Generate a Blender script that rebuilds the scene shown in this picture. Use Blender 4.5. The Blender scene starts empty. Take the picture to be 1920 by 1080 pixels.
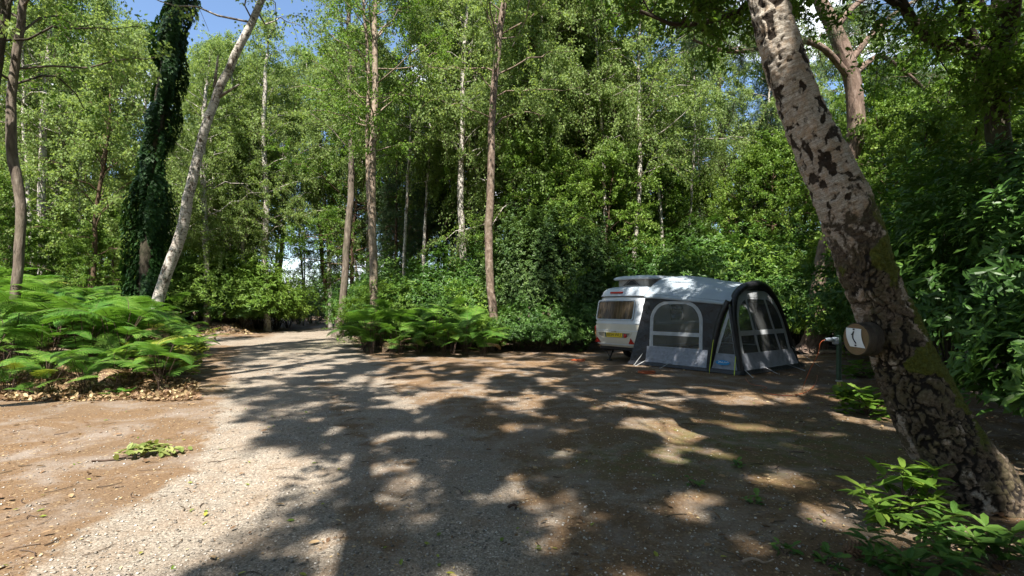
import bpy, math, random
import numpy as np
from mathutils import Vector, Quaternion, noise as mnoise

random.seed(11)
rng = np.random.default_rng(11)
scene = bpy.context.scene
col = scene.collection
R = math.radians
PI = math.pi

# ------------------------------------------------------------------ camera model
F = 960.0            # focal length in photo pixels (1920 wide), 18 mm on full frame
CAM_H = 1.5
HOR = 575.0          # horizon row in the photograph


def P(px, py, d):
    return np.array(((px - 960.0) / F * d, d, CAM_H + (HOR - py) / F * d))


# sun: high, behind the viewer
SUN_AZ, SUN_EL = R(186), R(57)
SUN = np.array((math.sin(SUN_AZ) * math.cos(SUN_EL), math.cos(SUN_AZ) * math.cos(SUN_EL), math.sin(SUN_EL)))


# ------------------------------------------------------------------ noise
def _hash(ix, iy, iz, seed):
    h = (ix * 374761393 + iy * 668265263 + iz * 2147483647 * 3 + seed * 974711) & 0xFFFFFFFF
    h = ((h ^ (h >> 13)) * 1274126177) & 0xFFFFFFFF
    h = ((h ^ (h >> 16)) * 2246822519) & 0xFFFFFFFF
    return ((h ^ (h >> 15)) & 0xFFFFFF) / float(0xFFFFFF)


def vnoise(p, seed=0):
    p = np.asarray(p, float)
    if p.shape[1] == 2:
        p = np.column_stack((p, np.zeros(len(p))))
    i = np.floor(p).astype(np.int64)
    f = p - i
    f = f * f * (3 - 2 * f)
    r = np.zeros(len(p))
    for dx in (0, 1):
        for dy in (0, 1):
            for dz in (0, 1):
                w = (f[:, 0] if dx else 1 - f[:, 0]) * (f[:, 1] if dy else 1 - f[:, 1]) * (f[:, 2] if dz else 1 - f[:, 2])
                r += w * _hash(i[:, 0] + dx, i[:, 1] + dy, i[:, 2] + dz, seed)
    return r


def fbm(p, seed=0, o=3):
    p = np.asarray(p, float)
    r, a, s = 0, .5, 0
    for k in range(o):
        r = r + a * vnoise(p * 2 ** k, seed + k * 17)
        s += a
        a *= .5
    return r / s


def sstep(a, b, x):
    t = np.clip((np.asarray(x, float) - a) / (b - a), 0, 1)
    return t * t * (3 - 2 * t)


def norm(v):
    v = np.asarray(v, float)
    return v / (np.linalg.norm(v, axis=-1, keepdims=True) + 1e-9)


# ------------------------------------------------------------------ mesh buffer
class MB:
    def __init__(self):
        self.V, self.L, self.T, self.M, self.Rn, self.A = [], [], [], [], [], []
        self.n = 0

    def add(self, V, faces, mat=0, rnd=None, attr=None):
        V = np.asarray(V, float).reshape(-1, 3)
        faces = np.asarray(faces, np.int64)
        if len(faces) == 0:
            return
        self.V.append(V)
        self.L.append((faces + self.n).ravel())
        self.T.append(np.full(len(faces), faces.shape[1]))
        self.M.append(np.full(len(faces), mat) if np.isscalar(mat) else np.asarray(mat))
        self.Rn.append(np.full(len(faces), .5) if rnd is None else np.asarray(rnd, float))
        self.A.append(V if attr is None else np.asarray(attr, float).reshape(-1, 3))
        self.n += len(V)

    def poly(self, V, mat=0):
        V = np.asarray(V, float)
        self.add(V, [list(range(len(V)))], mat)

    def mesh(self, name, mats, smooth=False):
        me = bpy.data.meshes.new(name)
        V = np.concatenate(self.V)
        L = np.concatenate(self.L)
        T = np.concatenate(self.T)
        me.vertices.add(len(V))
        me.vertices.foreach_set('co', V.astype(np.float32).ravel())
        me.loops.add(len(L))
        me.loops.foreach_set('vertex_index', L.astype(np.int32))
        me.polygons.add(len(T))
        st = np.concatenate(([0], np.cumsum(T)[:-1]))
        me.polygons.foreach_set('loop_start', st.astype(np.int32))
        me.polygons.foreach_set('material_index', np.concatenate(self.M).astype(np.int32))
        sm = np.full(len(T), bool(smooth)) if not callable(smooth) else smooth(np.concatenate(self.M))
        me.polygons.foreach_set('use_smooth', sm)
        for m in mats:
            me.materials.append(m)
        a = me.attributes.new('rnd', 'FLOAT', 'FACE')
        a.data.foreach_set('value', np.concatenate(self.Rn).astype(np.float32))
        a = me.attributes.new('bark', 'FLOAT_VECTOR', 'POINT')
        a.data.foreach_set('vector', np.concatenate(self.A).astype(np.float32).ravel())
        me.update(calc_edges=True)
        me.validate()
        return me

    def obj(self, name, mats, parent=None, smooth=False, loc=None):
        if not isinstance(mats, (list, tuple)):
            mats = [mats]
        o = bpy.data.objects.new(name, self.mesh(name, mats, smooth))
        col.objects.link(o)
        if parent is not None:
            o.parent = parent
        if loc is not None:
            o.location = loc
        return o


def box(mb, c, s, mat=0, rot=None, bev=0.0):
    """box with chamfered vertical and horizontal edges"""
    c = np.asarray(c, float)
    h = np.asarray(s, float) / 2
    b = min(bev, h.min() * .9)
    if b <= 0:
        V = np.array([(x, y, z) for x in (-1, 1) for y in (-1, 1) for z in (-1, 1)], float) * h
        Fc = [(0, 1, 3, 2), (4, 6, 7, 5), (0, 4, 5, 1), (2, 3, 7, 6), (0, 2, 6, 4), (1, 5, 7, 3)]
        if rot is not None:
            V = V @ np.array(rot).T
        mb.add(V + c, Fc, mat)
        return
    rings = []
    for z, k in ((-h[2], b), (-h[2] + b, 0), (h[2] - b, 0), (h[2], b)):
        hx, hy = h[0] - k, h[1] - k
        rings.append([(hx - b, hy, z), (-hx + b, hy, z), (-hx, hy - b, z), (-hx, -hy + b, z), (-hx + b, -hy, z), (hx - b, -hy, z), (hx, -hy + b, z), (hx, hy - b, z)])
    V = np.array(rings, float).reshape(-1, 3)
    if rot is not None:
        V = V @ np.array(rot).T
    Fc = []
    for i in range(3):
        for j in range(8):
            Fc.append((i * 8 + j, i * 8 + (j + 1) % 8, (i + 1) * 8 + (j + 1) % 8, (i + 1) * 8 + j))
    mb.add(V + c, Fc, mat)
    mb.add(V[:8] + c, [tuple(range(7, -1, -1))], mat)
    mb.add(V[24:] + c, [tuple(range(8))], mat)


def tubes(mb, C, rad, seg=5, mat=0, rnd=None):
    """C (B,n,3) polylines, rad (B,n): one tube each"""
    C = np.asarray(C, float)
    rad = np.asarray(rad, float)
    B, n, _ = C.shape
    T = np.gradient(C, axis=1)
    T = norm(T)
    d0 = norm(C[:, -1] - C[:, 0])
    ref = np.where(np.abs(d0[:, 2:3]) > .8, np.array((1., .13, 0)), np.array((0, .11, 1.)))
    ref = ref[:, None, :]
    U = norm(ref - (ref * T).sum(-1, keepdims=True) * T)
    W = np.cross(T, U)
    a = np.arange(seg) / seg * 2 * PI
    ca, sa = np.cos(a), np.sin(a)
    ring = C[:, :, None, :] + rad[:, :, None, None] * (U[:, :, None, :] * ca[None, None, :, None] + W[:, :, None, :] * sa[None, None, :, None])
    s = np.concatenate((np.zeros((B, 1)), np.cumsum(np.linalg.norm(np.diff(C, axis=1), axis=-1), axis=1)), axis=1)
    off = (np.arange(B) * 3.7 % 40)[:, None, None]
    at = np.stack((rad[:, :, None] * ca + off, rad[:, :, None] * sa, np.broadcast_to(s[:, :, None], (B, n, seg))), -1)
    base = (np.arange(B) * n * seg)[:, None, None]
    i = np.arange(n - 1)[None, :, None]
    j = np.arange(seg)[None, None, :]
    j2 = (j + 1) % seg
    Fq = np.stack(np.broadcast_arrays(base + i * seg + j, base + i * seg + j2, base + (i + 1) * seg + j2, base + (i + 1) * seg + j), -1).reshape(-1, 4)
    mb.add(ring.reshape(-1, 3), Fq, mat, attr=at.reshape(-1, 3), rnd=None if rnd is None else np.full(len(Fq), rnd))


def rope(mb, pts, r, seg=6, mat=0, n=None):
    pts = np.asarray(pts, float)
    if n:
        pts = resample(pts, n)
    tubes(mb, pts[None], np.full((1, len(pts)), r), seg, mat)


def resample(pts, n, smooth=True):
    pts = np.asarray(pts, float)
    s = np.concatenate(([0], np.cumsum(np.linalg.norm(np.diff(pts[:, :3], axis=0), axis=1))))
    q = np.linspace(0, s[-1], n)
    if smooth and len(pts) > 2:
        m = np.gradient(pts, s, axis=0)
        k = np.clip(np.searchsorted(s, q, side='right') - 1, 0, len(pts) - 2)
        h = (s[k + 1] - s[k])[:, None]
        t = ((q - s[k]) / (s[k + 1] - s[k]))[:, None]
        return ((2 * t ** 3 - 3 * t ** 2 + 1) * pts[k] + (t ** 3 - 2 * t ** 2 + t) * h * m[k]
                + (-2 * t ** 3 + 3 * t ** 2) * pts[k + 1] + (t ** 3 - t ** 2) * h * m[k + 1])
    return np.stack([np.interp(q, s, pts[:, c]) for c in range(pts.shape[1])], 1)


def along(Bp, s):
    """points (and tangents) at fractions s (B,m) on polylines Bp (B,n,3)"""
    B, n, _ = Bp.shape
    x = np.clip(s, 0, .9999) * (n - 1)
    k = x.astype(int)
    f = (x - k)[..., None]
    bi = np.arange(B)[:, None]
    a, b = Bp[bi, k], Bp[bi, k + 1]
    return a * (1 - f) + b * f, norm(b - a)


# ------------------------------------------------------------------ leaves
LEAF = {
    'birch': (np.array([(0, 0, 0), (.42, .34, .03), (1, 0, -.06), (.42, -.34, .03)]), [(0, 1, 2, 3)]),
    'oak': (np.array([(0, 0, 0), (.22, .17, .03), (.36, .13, .02), (.5, .29, .04), (.63, .2, .02), (.8, .24, .0), (1, 0, -.08),
                      (.8, -.24, .0), (.63, -.2, .02), (.5, -.29, .04), (.36, -.13, .02), (.22, -.17, .03)]),
            [(0, 1, 2, 3, 4, 5, 6), (0, 6, 7, 8, 9, 10, 11)]),
    'rhodo': (np.array([(0, 0, 0), (.3, 0, .015), (.68, 0, 0), (1, 0, -.09), (.26, .125, .05), (.66, .15, .04), (.26, -.125, .05), (.66, -.15, .04)]),
              [(0, 1, 4, 4), (1, 2, 5, 4), (2, 3, 5, 5), (0, 6, 1, 1), (1, 6, 7, 2), (2, 7, 3, 3)]),
    'holly': (np.array([(0, 0, 0), (.35, .24, .05), (.75, .2, .02), (1, 0, -.05), (.75, -.2, .02), (.35, -.24, .05)]),
              [(0, 1, 2, 3), (0, 3, 4, 5)]),
    'needle': (np.array([(0, -.04, 0), (0, .04, 0), (1, .012, 0), (1, -.012, 0)]), [(0, 3, 2, 1)]),
    'ivy': (np.array([(0, 0, 0), (-.1, .34, .0), (.3, .3, .03), (.45, .5, 0), (.6, .2, .02), (1, 0, -.06), (.6, -.2, .02), (.45, -.5, 0), (.3, -.3, .03), (-.1, -.34, 0)]),
            [(0, 1, 2, 3, 4, 5), (0, 5, 6, 7, 8, 9)]),
}


def leaves(mb, kind, pos, axis, nrm, size, mat=0, rnd=None):
    n = len(pos)
    if n == 0:
        return
    tv, tf = LEAF[kind]
    X = norm(axis)
    Z = norm(nrm - (nrm * X).sum(-1, keepdims=True) * X)
    Y = np.cross(Z, X)
    size = np.broadcast_to(np.asarray(size, float), (n,))[:, None, None]
    V = pos[:, None, :] + size * (tv[None, :, 0:1] * X[:, None] + tv[None, :, 1:2] * Y[:, None] + tv[None, :, 2:3] * Z[:, None])
    k = len(tv)
    if rnd is None:
        rnd = rng.random(n)
    groups = {}
    for f in tf:
        g = tuple(dict.fromkeys(f))
        groups.setdefault(len(g), []).append(g)
    first = True
    off0 = mb.n
    for ln, fs in groups.items():
        Fc = (np.arange(n)[:, None, None] * k + np.array(fs)[None]).reshape(-1, ln)
        rr = np.repeat(rnd, len(fs))
        if first:
            mb.add(V.reshape(-1, 3), Fc, mat, rnd=rr)
            first = False
        else:
            mb.L.append((Fc + off0).ravel())
            mb.T.append(np.full(len(Fc), ln))
            mb.M.append(np.full(len(Fc), mat))
            mb.Rn.append(rr)


def rvec(n, r=None):
    v = (r or rng).normal(size=(n, 3))
    return norm(v)


# ------------------------------------------------------------------ tags
def tag(o, label=None, cat=None, group=None, kind=None):
    if label:
        o['label'] = label
    if cat:
        o['category'] = cat
    if group:
        o['group'] = group
    if kind:
        o['kind'] = kind
    return o


def empty(name, loc=(0, 0, 0), rz=0.0):
    o = bpy.data.objects.new(name, None)
    o.empty_display_size = .2
    o.location = loc
    o.rotation_euler = (0, 0, rz)
    col.objects.link(o)
    return o


def copy_tree(o, parent=None):
    c = o.copy()
    col.objects.link(c)
    if parent is not None:
        c.parent = parent
    for ch in list(o.children):
        copy_tree(ch, c)
    return c


# ------------------------------------------------------------------ materials
def new_mat(name):
    m = bpy.data.materials.new(name)
    m.use_nodes = True
    nt = m.node_tree
    nt.nodes.clear()
    return m, nt.nodes, nt.links


class NT:
    """short hand for building node trees"""

    def __init__(self, name):
        self.m, self.n, self.l = new_mat(name)
        self.out = self.n.new('ShaderNodeOutputMaterial')

    def node(self, t, **kw):
        x = self.n.new('ShaderNode' + t)
        for k, v in kw.items():
            setattr(x, k, v)
        return x

    def put(self, sock, v):
        if hasattr(v, 'links') or hasattr(v, 'is_linked'):
            self.l.new(v, sock)
        elif isinstance(v, (tuple, list)) and len(v) == 3 and sock.type == 'RGBA':
            sock.default_value = (*v, 1)
        else:
            sock.default_value = v

    def noise(self, vec, scale, detail=4, rough=.6, dist=0.0):
        x = self.node('TexNoise')
        if vec is not None:
            self.put(x.inputs['Vector'], vec)
        x.inputs['Scale'].default_value = scale
        x.inputs['Detail'].default_value = detail
        x.inputs['Roughness'].default_value = rough
        x.inputs['Distortion'].default_value = dist
        return x.outputs['Fac']

    def voro(self, vec, scale, feature='F1', out='Distance'):
        x = self.node('TexVoronoi', feature=feature)
        if vec is not None:
            self.put(x.inputs['Vector'], vec)
        x.inputs['Scale'].default_value = scale
        return x.outputs[out]

    def ramp(self, fac, stops, interp='LINEAR'):
        x = self.node('ValToRGB')
        x.color_ramp.interpolation = interp
        el = x.color_ramp.elements
        while len(el) < len(stops):
            el.new(.5)
        for e, (p, c) in zip(el, stops):
            e.position = p
            e.color = (*c, 1) if not np.isscalar(c) else (c, c, c, 1)
        self.put(x.inputs['Fac'], fac)
        return x.outputs['Color']

    def mix(self, fac, a, b, mode='MIX'):
        x = self.node('Mix', data_type='RGBA', blend_type=mode)
        self.put(x.inputs['Factor'], fac)
        self.put(x.inputs['A'] if False else x.inputs[6], a)
        self.put(x.inputs[7], b)
        return x.outputs[2]

    def math(self, op, a, b=0.0, clamp=False):
        x = self.node('Math', operation=op, use_clamp=clamp)
        self.put(x.inputs[0], a)
        self.put(x.inputs[1], b)
        return x.outputs[0]

    def attr(self, name, out='Fac'):
        x = self.node('Attribute', attribute_name=name)
        return x.outputs[out]

    def scalevec(self, vec, s):
        x = self.node('Mapping')
        self.put(x.inputs['Vector'], vec)
        x.inputs['Scale'].default_value = s
        return x.outputs['Vector']

    def bump(self, h, strength=.5, dist=.02):
        x = self.node('Bump')
        x.inputs['Strength'].default_value = strength
        x.inputs['Distance'].default_value = dist
        self.put(x.inputs['Height'], h)
        return x.outputs['Normal']

    def bsdf(self, colr, rough=.7, spec=.3, normal=None, metal=0.0, **kw):
        x = self.node('BsdfPrincipled')
        self.put(x.inputs['Base Color'], colr)
        self.put(x.inputs['Roughness'], rough)
        self.put(x.inputs['Specular IOR Level'], spec)
        self.put(x.inputs['Metallic'], metal)
        if normal is not None:
            self.put(x.inputs['Normal'], normal)
        for k, v in kw.items():
            self.put(x.inputs[k], v)
        return x.outputs[0]

    def done(self, sh):
        self.l.new(sh, self.out.inputs['Surface'])
        return self.m


def leaf_mat(name, dark, mid, light, trans=.35, rough=.45, spec=.35, jitter=.35):
    t = NT(name)
    r = t.attr('rnd')
    oi = t.node('ObjectInfo').outputs['Random']
    f = t.math('ADD', r, t.math('MULTIPLY', t.math('SUBTRACT', oi, .5), jitter))
    c = t.ramp(f, [(0, dark), (.5, mid), (1, light)])
    b = t.bsdf(c, rough, spec)
    tr = t.node('BsdfTranslucent')
    t.put(tr.inputs['Color'], t.mix(.5, c, (min(1, mid[0] * 2.2), min(1, mid[1] * 2.0), mid[2] * .8)))
    mx = t.node('MixShader')
    mx.inputs[0].default_value = trans
    t.l.new(b, mx.inputs[1])
    t.l.new(tr.outputs[0], mx.inputs[2])
    return t.done(mx.outputs[0])


M = {}
M['birch_leaf'] = leaf_mat('birch_leaf', (.105, .170, .046), (.165, .240, .072), (.245, .325, .110), .48, .5, .2)
M['oak_leaf'] = leaf_mat('oak_leaf', (.054, .118, .016), (.095, .180, .026), (.165, .255, .044), .44, .5, .22)
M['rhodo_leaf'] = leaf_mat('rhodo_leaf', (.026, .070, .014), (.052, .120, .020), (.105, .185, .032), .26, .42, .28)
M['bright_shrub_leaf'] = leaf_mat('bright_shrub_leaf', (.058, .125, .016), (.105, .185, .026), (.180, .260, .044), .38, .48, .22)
M['holly_leaf'] = leaf_mat('holly_leaf', (.030, .066, .018), (.056, .104, .026), (.110, .165, .042), .25, .45, .22)
M['ivy_leaf'] = leaf_mat('ivy_leaf', (.012, .038, .010), (.022, .062, .014), (.045, .095, .020), .20, .5, .2)
M['fern_leaf'] = leaf_mat('fern_leaf', (.050, .135, .020), (.085, .190, .028), (.150, .255, .042), .40, .5, .2, .9)
M['spruce_leaf'] = leaf_mat('spruce_leaf', (.018, .046, .020), (.034, .074, .030), (.060, .110, .042), .15, .5, .3)
M['pine_leaf'] = leaf_mat('pine_leaf', (.040, .075, .036), (.070, .115, .050), (.110, .160, .070), .2, .45, .35)
M['yellow_leaf'] = leaf_mat('yellow_leaf', (.09, .15, .02), (.16, .22, .03), (.36, .34, .06), .35, .45, .35)
M['wilted_leaf'] = leaf_mat('wilted_leaf', (.12, .16, .04), (.20, .24, .07), (.30, .32, .12), .3, .5, .3)
M['dead_leaf'] = leaf_mat('dead_leaf', (.09, .052, .03), (.20, .125, .07), (.46, .36, .20), .15, .6, .25, 0)


def bark_birch():
    t = NT('birch_bark')
    v = t.attr('bark', 'Vector')
    n1 = t.noise(t.scalevec(v, (7, 7, 26)), 1.0, 4, .65)
    n2 = t.noise(t.scalevec(v, (9, 9, 5)), 1.0, 3, .6, .6)
    n3 = t.noise(t.scalevec(v, (60, 60, 40)), 1.0, 3, .6)
    n4 = t.noise(v, 1.1, 2, .5)
    base = t.ramp(n3, [(.25, (.30, .28, .25)), (.75, (.52, .50, .46))])
    base = t.mix(t.ramp(n4, [(.4, 0), (.7, .55)]), base, (.25, .19, .14))
    lent = t.ramp(n1, [(.40, 1), (.47, 0)])
    patch = t.ramp(n2, [(.38, 1), (.46, 0)])
    dark = t.math('MAXIMUM', t.math('MULTIPLY', lent, .75), patch)
    z = t.node('SeparateXYZ')
    t.put(z.inputs[0], v)
    low = t.ramp(t.math('ADD', t.math('MULTIPLY', z.outputs['Z'], .5), t.math('MULTIPLY', n2, .5)), [(.30, .85), (.75, 0)])
    dark = t.math('MAXIMUM', dark, low)
    c = t.mix(dark, base, t.ramp(n3, [(.3, (.045, .035, .028)), (.8, (.12, .09, .065))]))
    return t.done(t.bsdf(c, .75, .25, t.bump(t.math('ADD', t.math('MULTIPLY', n3, .4), t.math('SUBTRACT', 1.0, dark)), .5, .012)))


def bark_plain(name, a, b, c3, sz=(14, 14, 3), strength=.8):
    t = NT(name)
    v = t.attr('bark', 'Vector')
    n1 = t.noise(t.scalevec(v, sz), 1.0, 5, .62, .4)
    n2 = t.noise(t.scalevec(v, (40, 40, 18)), 1.0, 4, .6)
    n3 = t.noise(v, .8, 2, .5)
    c = t.ramp(n1, [(.3, a), (.52, b), (.75, c3)])
    c = t.mix(t.math('MULTIPLY', n2, .5), c, a)
    c = t.mix(t.ramp(n3, [(.5, 0), (.75, .45)]), c, (.07, .085, .04))
    return t.done(t.bsdf(c, .85, .2, t.bump(t.math('ADD', n1, t.math('MULTIPLY', n2, .4)), strength, .03)))


M['birch_bark'] = bark_birch()
M['grey_bark'] = bark_plain('grey_bark', (.045, .036, .028), (.15, .12, .095), (.30, .26, .21))
M['brown_bark'] = bark_plain('brown_bark', (.035, .022, .016), (.11, .068, .045), (.22, .15, .105), (10, 10, 2.2), 1.0)
M['pine_bark'] = bark_plain('pine_bark', (.06, .041, .032), (.19, .134, .105), (.36, .28, .235), (9, 9, 3), 1.0)
M['oak_bark'] = bark_plain('oak_bark', (.018, .014, .011), (.06, .048, .036), (.12, .10, .075), (12, 12, 3), 1.0)
M['pale_bark'] = bark_plain('pale_bark', (.12, .085, .06), (.30, .235, .18), (.46, .39, .32), (10, 10, 9), .5)
M['ruddy_bark'] = bark_plain('ruddy_bark', (.065, .046, .036), (.20, .145, .11), (.38, .32, .27), (12, 12, 6), .8)
M['twig'] = bark_plain('twig', (.03, .02, .015), (.09, .06, .045), (.16, .12, .09))


def simple(name, c, rough=.6, spec=.4, metal=0.0, nscale=0, namp=.15, bump=0.0, bdist=.01):
    t = NT(name)
    cc = c
    nrm = None
    if nscale:
        tc = t.node('TexCoord').outputs['Object']
        n = t.noise(tc, nscale, 4, .6)
        cc = t.mix(t.ramp(n, [(.3, 0), (.7, 1)]), tuple(x * (1 - namp) for x in c), tuple(min(1, x * (1 + namp)) for x in c))
        if bump:
            nrm = t.bump(n, bump, bdist)
    return t.done(t.bsdf(cc, rough, spec, nrm, metal))


M['cream_paint'] = simple('cream_paint', (.52, .50, .43), .32, .5, 0, 3, .07)
M['white_paint'] = simple('white_paint', (.50, .53, .56), .35, .5, 0, 3, .06)
M['roof_paint'] = simple('roof_paint', (.42, .47, .52), .35, .5, 0, 4, .10)
M['black_rubber'] = simple('black_rubber', (.012, .012, .013), .6, .4)
M['dark_metal'] = simple('dark_metal', (.03, .03, .032), .5, .5, .3)
M['grey_metal'] = simple('grey_metal', (.35, .36, .37), .4, .5, .6)
M['black_fabric'] = simple('black_fabric', (.009, .009, .011), .42, .45, 0, 11, .25, .6, .04)
M['grey_fabric'] = simple('grey_fabric', (.20, .215, .255), .5, .35, 0, 9, .18, .6, .04)
M['pale_fabric'] = simple('pale_fabric', (.33, .35, .37), .6, .3, 0, 8, .12, .2, .02)
M['awning_roof'] = simple('awning_roof', (.27, .315, .355), .5, .4, 0, 3, .10, .3, .03)
M['canvas_grey'] = simple('canvas_grey', (.33, .31, .29), .8, .2, 0, 12, .15, .2)
M['red_lens'] = simple('red_lens', (.36, .012, .010), .2, .5)
M['amber_lens'] = simple('amber_lens', (.55, .22, .06), .25, .5)
M['white_lens'] = simple('white_lens', (.45, .38, .30), .25, .5)
M['plate_yellow'] = simple('plate_yellow', (.62, .46, .02), .4, .4)
M['ink_black'] = simple('ink_black', (.012, .012, .012), .6, .3)
M['paper'] = simple('paper', (.66, .67, .66), .7, .2, 0, 20, .06)
M['orange_cable'] = simple('orange_cable', (.40, .085, .025), .5, .3)
M['post_green'] = simple('post_green', (.020, .050, .030), .5, .4, 0, 10, .3)
M['post_lime'] = simple('post_lime', (.28, .30, .06), .6, .3, 0, 14, .3)
M['socket_blue'] = simple('socket_blue', (.22, .26, .30), .4, .4)
M['rope_lime'] = simple('rope_lime', (.45, .52, .05), .6, .3)
M['rope_grey'] = simple('rope_grey', (.35, .36, .36), .6, .3)
M['logo_blue'] = simple('logo_blue', (.02, .22, .48), .5, .3)
M['logo_white'] = simple('logo_white', (.7, .75, .8), .5, .3)
M['cone_brown'] = simple('cone_brown', (.12, .07, .04), .8, .2, 0, 30, .4)


def clear_pvc():
    t = NT('clear_window_film')
    tr = t.node('BsdfTransparent')
    tr.inputs['Color'].default_value = (.80, .82, .82, 1)
    n = t.noise(t.node('TexCoord').outputs['Object'], 5, 3, .6)
    g = t.bsdf((.16, .17, .17), .12, .6, t.bump(n, .5, .03))
    mx = t.node('MixShader')
    mx.inputs[0].default_value = .30
    t.l.new(tr.outputs[0], mx.inputs[1])
    t.l.new(g, mx.inputs[2])
    return t.done(mx.outputs[0])


M['clear_film'] = clear_pvc()


def window_glass():
    t = NT('tinted_acrylic')
    tr = t.node('BsdfTransparent')
    tr.inputs['Color'].default_value = (.55, .50, .42, 1)
    g = t.bsdf((.02, .02, .02), .06, .6)
    mx = t.node('MixShader')
    mx.inputs[0].default_value = .25
    t.l.new(tr.outputs[0], mx.inputs[1])
    t.l.new(g, mx.inputs[2])
    return t.done(mx.outputs[0])


M['tint_glass'] = window_glass()


def curtain():
    t = NT('curtain_cloth')
    tc = t.node('TexCoord').outputs['Object']
    n = t.noise(t.scalevec(tc, (26, 1, 2)), 1, 3, .6)
    c = t.ramp(n, [(.35, (.26, .22, .17)), (.65, (.58, .53, .44))])
    return t.done(t.bsdf(c, .8, .1))


M['curtain'] = curtain()


def cut_wood():
    t = NT('cut_log_face')
    tc = t.node('TexCoord').outputs['Object']
    w = t.node('TexWave', wave_type='RINGS', rings_direction='Y')
    t.put(w.inputs['Vector'], tc)
    w.inputs['Scale'].default_value = 28
    w.inputs['Distortion'].default_value = 3
    w.inputs['Detail'].default_value = 3
    n = t.noise(tc, 14, 4)
    c = t.mix(t.math('MULTIPLY', w.outputs['Fac'], .6), (.20, .13, .07), (.11, .068, .036))
    c = t.mix(t.ramp(n, [(.45, 0), (.7, .7)]), c, (.13, .11, .05))
    return t.done(t.bsdf(c, .8, .2))


M['cut_wood'] = cut_wood()


def hero_bark():
    t = NT('old_birch_bark')
    tc = t.node('TexCoord').outputs['Object']
    v = t.attr('bark', 'Vector')
    white, moss, crack = t.attr('white'), t.attr('moss'), t.attr('crack')
    n1 = t.noise(tc, 45, 5, .65)
    n2 = t.noise(t.scalevec(v, (10, 10, 60)), 1.0, 4, .6)
    n3 = t.noise(tc, 7, 4, .6)
    pale = t.ramp(n1, [(.28, (.18, .15, .12)), (.52, (.36, .315, .265)), (.8, (.54, .49, .43))])
    pale = t.mix(t.ramp(n3, [(.45, 0), (.72, .75)]), pale, (.30, .18, .105))
    pale = t.mix(t.ramp(n2, [(.34, .8), (.44, 0)]), pale, (.10, .075, .055))
    darkc = t.ramp(n1, [(.3, (.030, .022, .016)), (.52, (.105, .078, .055)), (.78, (.22, .175, .13))])
    darkc = t.mix(t.ramp(n3, [(.4, 0), (.65, .6)]), darkc, (.085, .078, .035))
    n5 = t.noise(t.scalevec(v, (22, 22, 13)), 1.0, 5, .7, .5)
    f = t.math('ADD', white, t.math('ADD', t.math('MULTIPLY', t.math('SUBTRACT', n1, .5), .7), t.math('MULTIPLY', t.math('SUBTRACT', n5, .5), 1.1)))
    darkc = t.mix(t.attr('upper'), darkc, t.ramp(n1, [(.3, (.012, .010, .008)), (.8, (.060, .042, .030))]))
    pale = t.mix(t.attr('upper'), pale, t.mix(.55, pale, t.ramp(n1, [(.3, (.34, .305, .25)), (.7, (.68, .64, .57))])))
    strk = t.ramp(t.noise(t.scalevec(v, (7, 7, 85)), 1.0, 5, .7), [(.40, .65), (.52, 0)])
    pale = t.mix(strk, pale, (.20, .155, .11))
    tan = t.ramp(t.noise(t.scalevec(v, (16, 16, 11)), 1.0, 4, .65), [(.50, 0), (.64, .65)])
    pale = t.mix(tan, pale, (.34, .235, .15))
    spk = t.ramp(t.noise(t.scalevec(v, (90, 90, 150)), 1.0, 4, .7), [(.36, .75), (.50, 0)])
    pale = t.mix(spk, pale, (.13, .10, .075))
    c = t.mix(t.ramp(f, [(.30, 0), (.60, 1)]), darkc, pale)
    cr = t.ramp(t.math('ADD', crack, t.math('MULTIPLY', t.math('SUBTRACT', n1, .5), .5)), [(.40, 0), (.85, 1)])
    c = t.mix(cr, c, (.014, .011, .009))
    mcol = t.ramp(t.noise(tc, 70, 4, .7), [(.3, (.035, .042, .008)), (.6, (.095, .105, .018)), (.8, (.17, .17, .03))])
    mf = t.ramp(t.math('ADD', moss, t.math('MULTIPLY', t.math('SUBTRACT', n1, .5), .7)), [(.45, 0), (.62, 1)])
    c = t.mix(mf, c, mcol)
    h = t.math('ADD', t.math('MULTIPLY', n1, .6), t.math('ADD', t.math('MULTIPLY', n2, .5), t.math('ADD', t.math('MULTIPLY', n5, .7), t.math('MULTIPLY', t.noise(tc, 160, 3, .6), .3))))
    return t.done(t.bsdf(c, .85, .2, t.bump(h, .8, .02)))


M['hero_bark'] = hero_bark()


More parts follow.
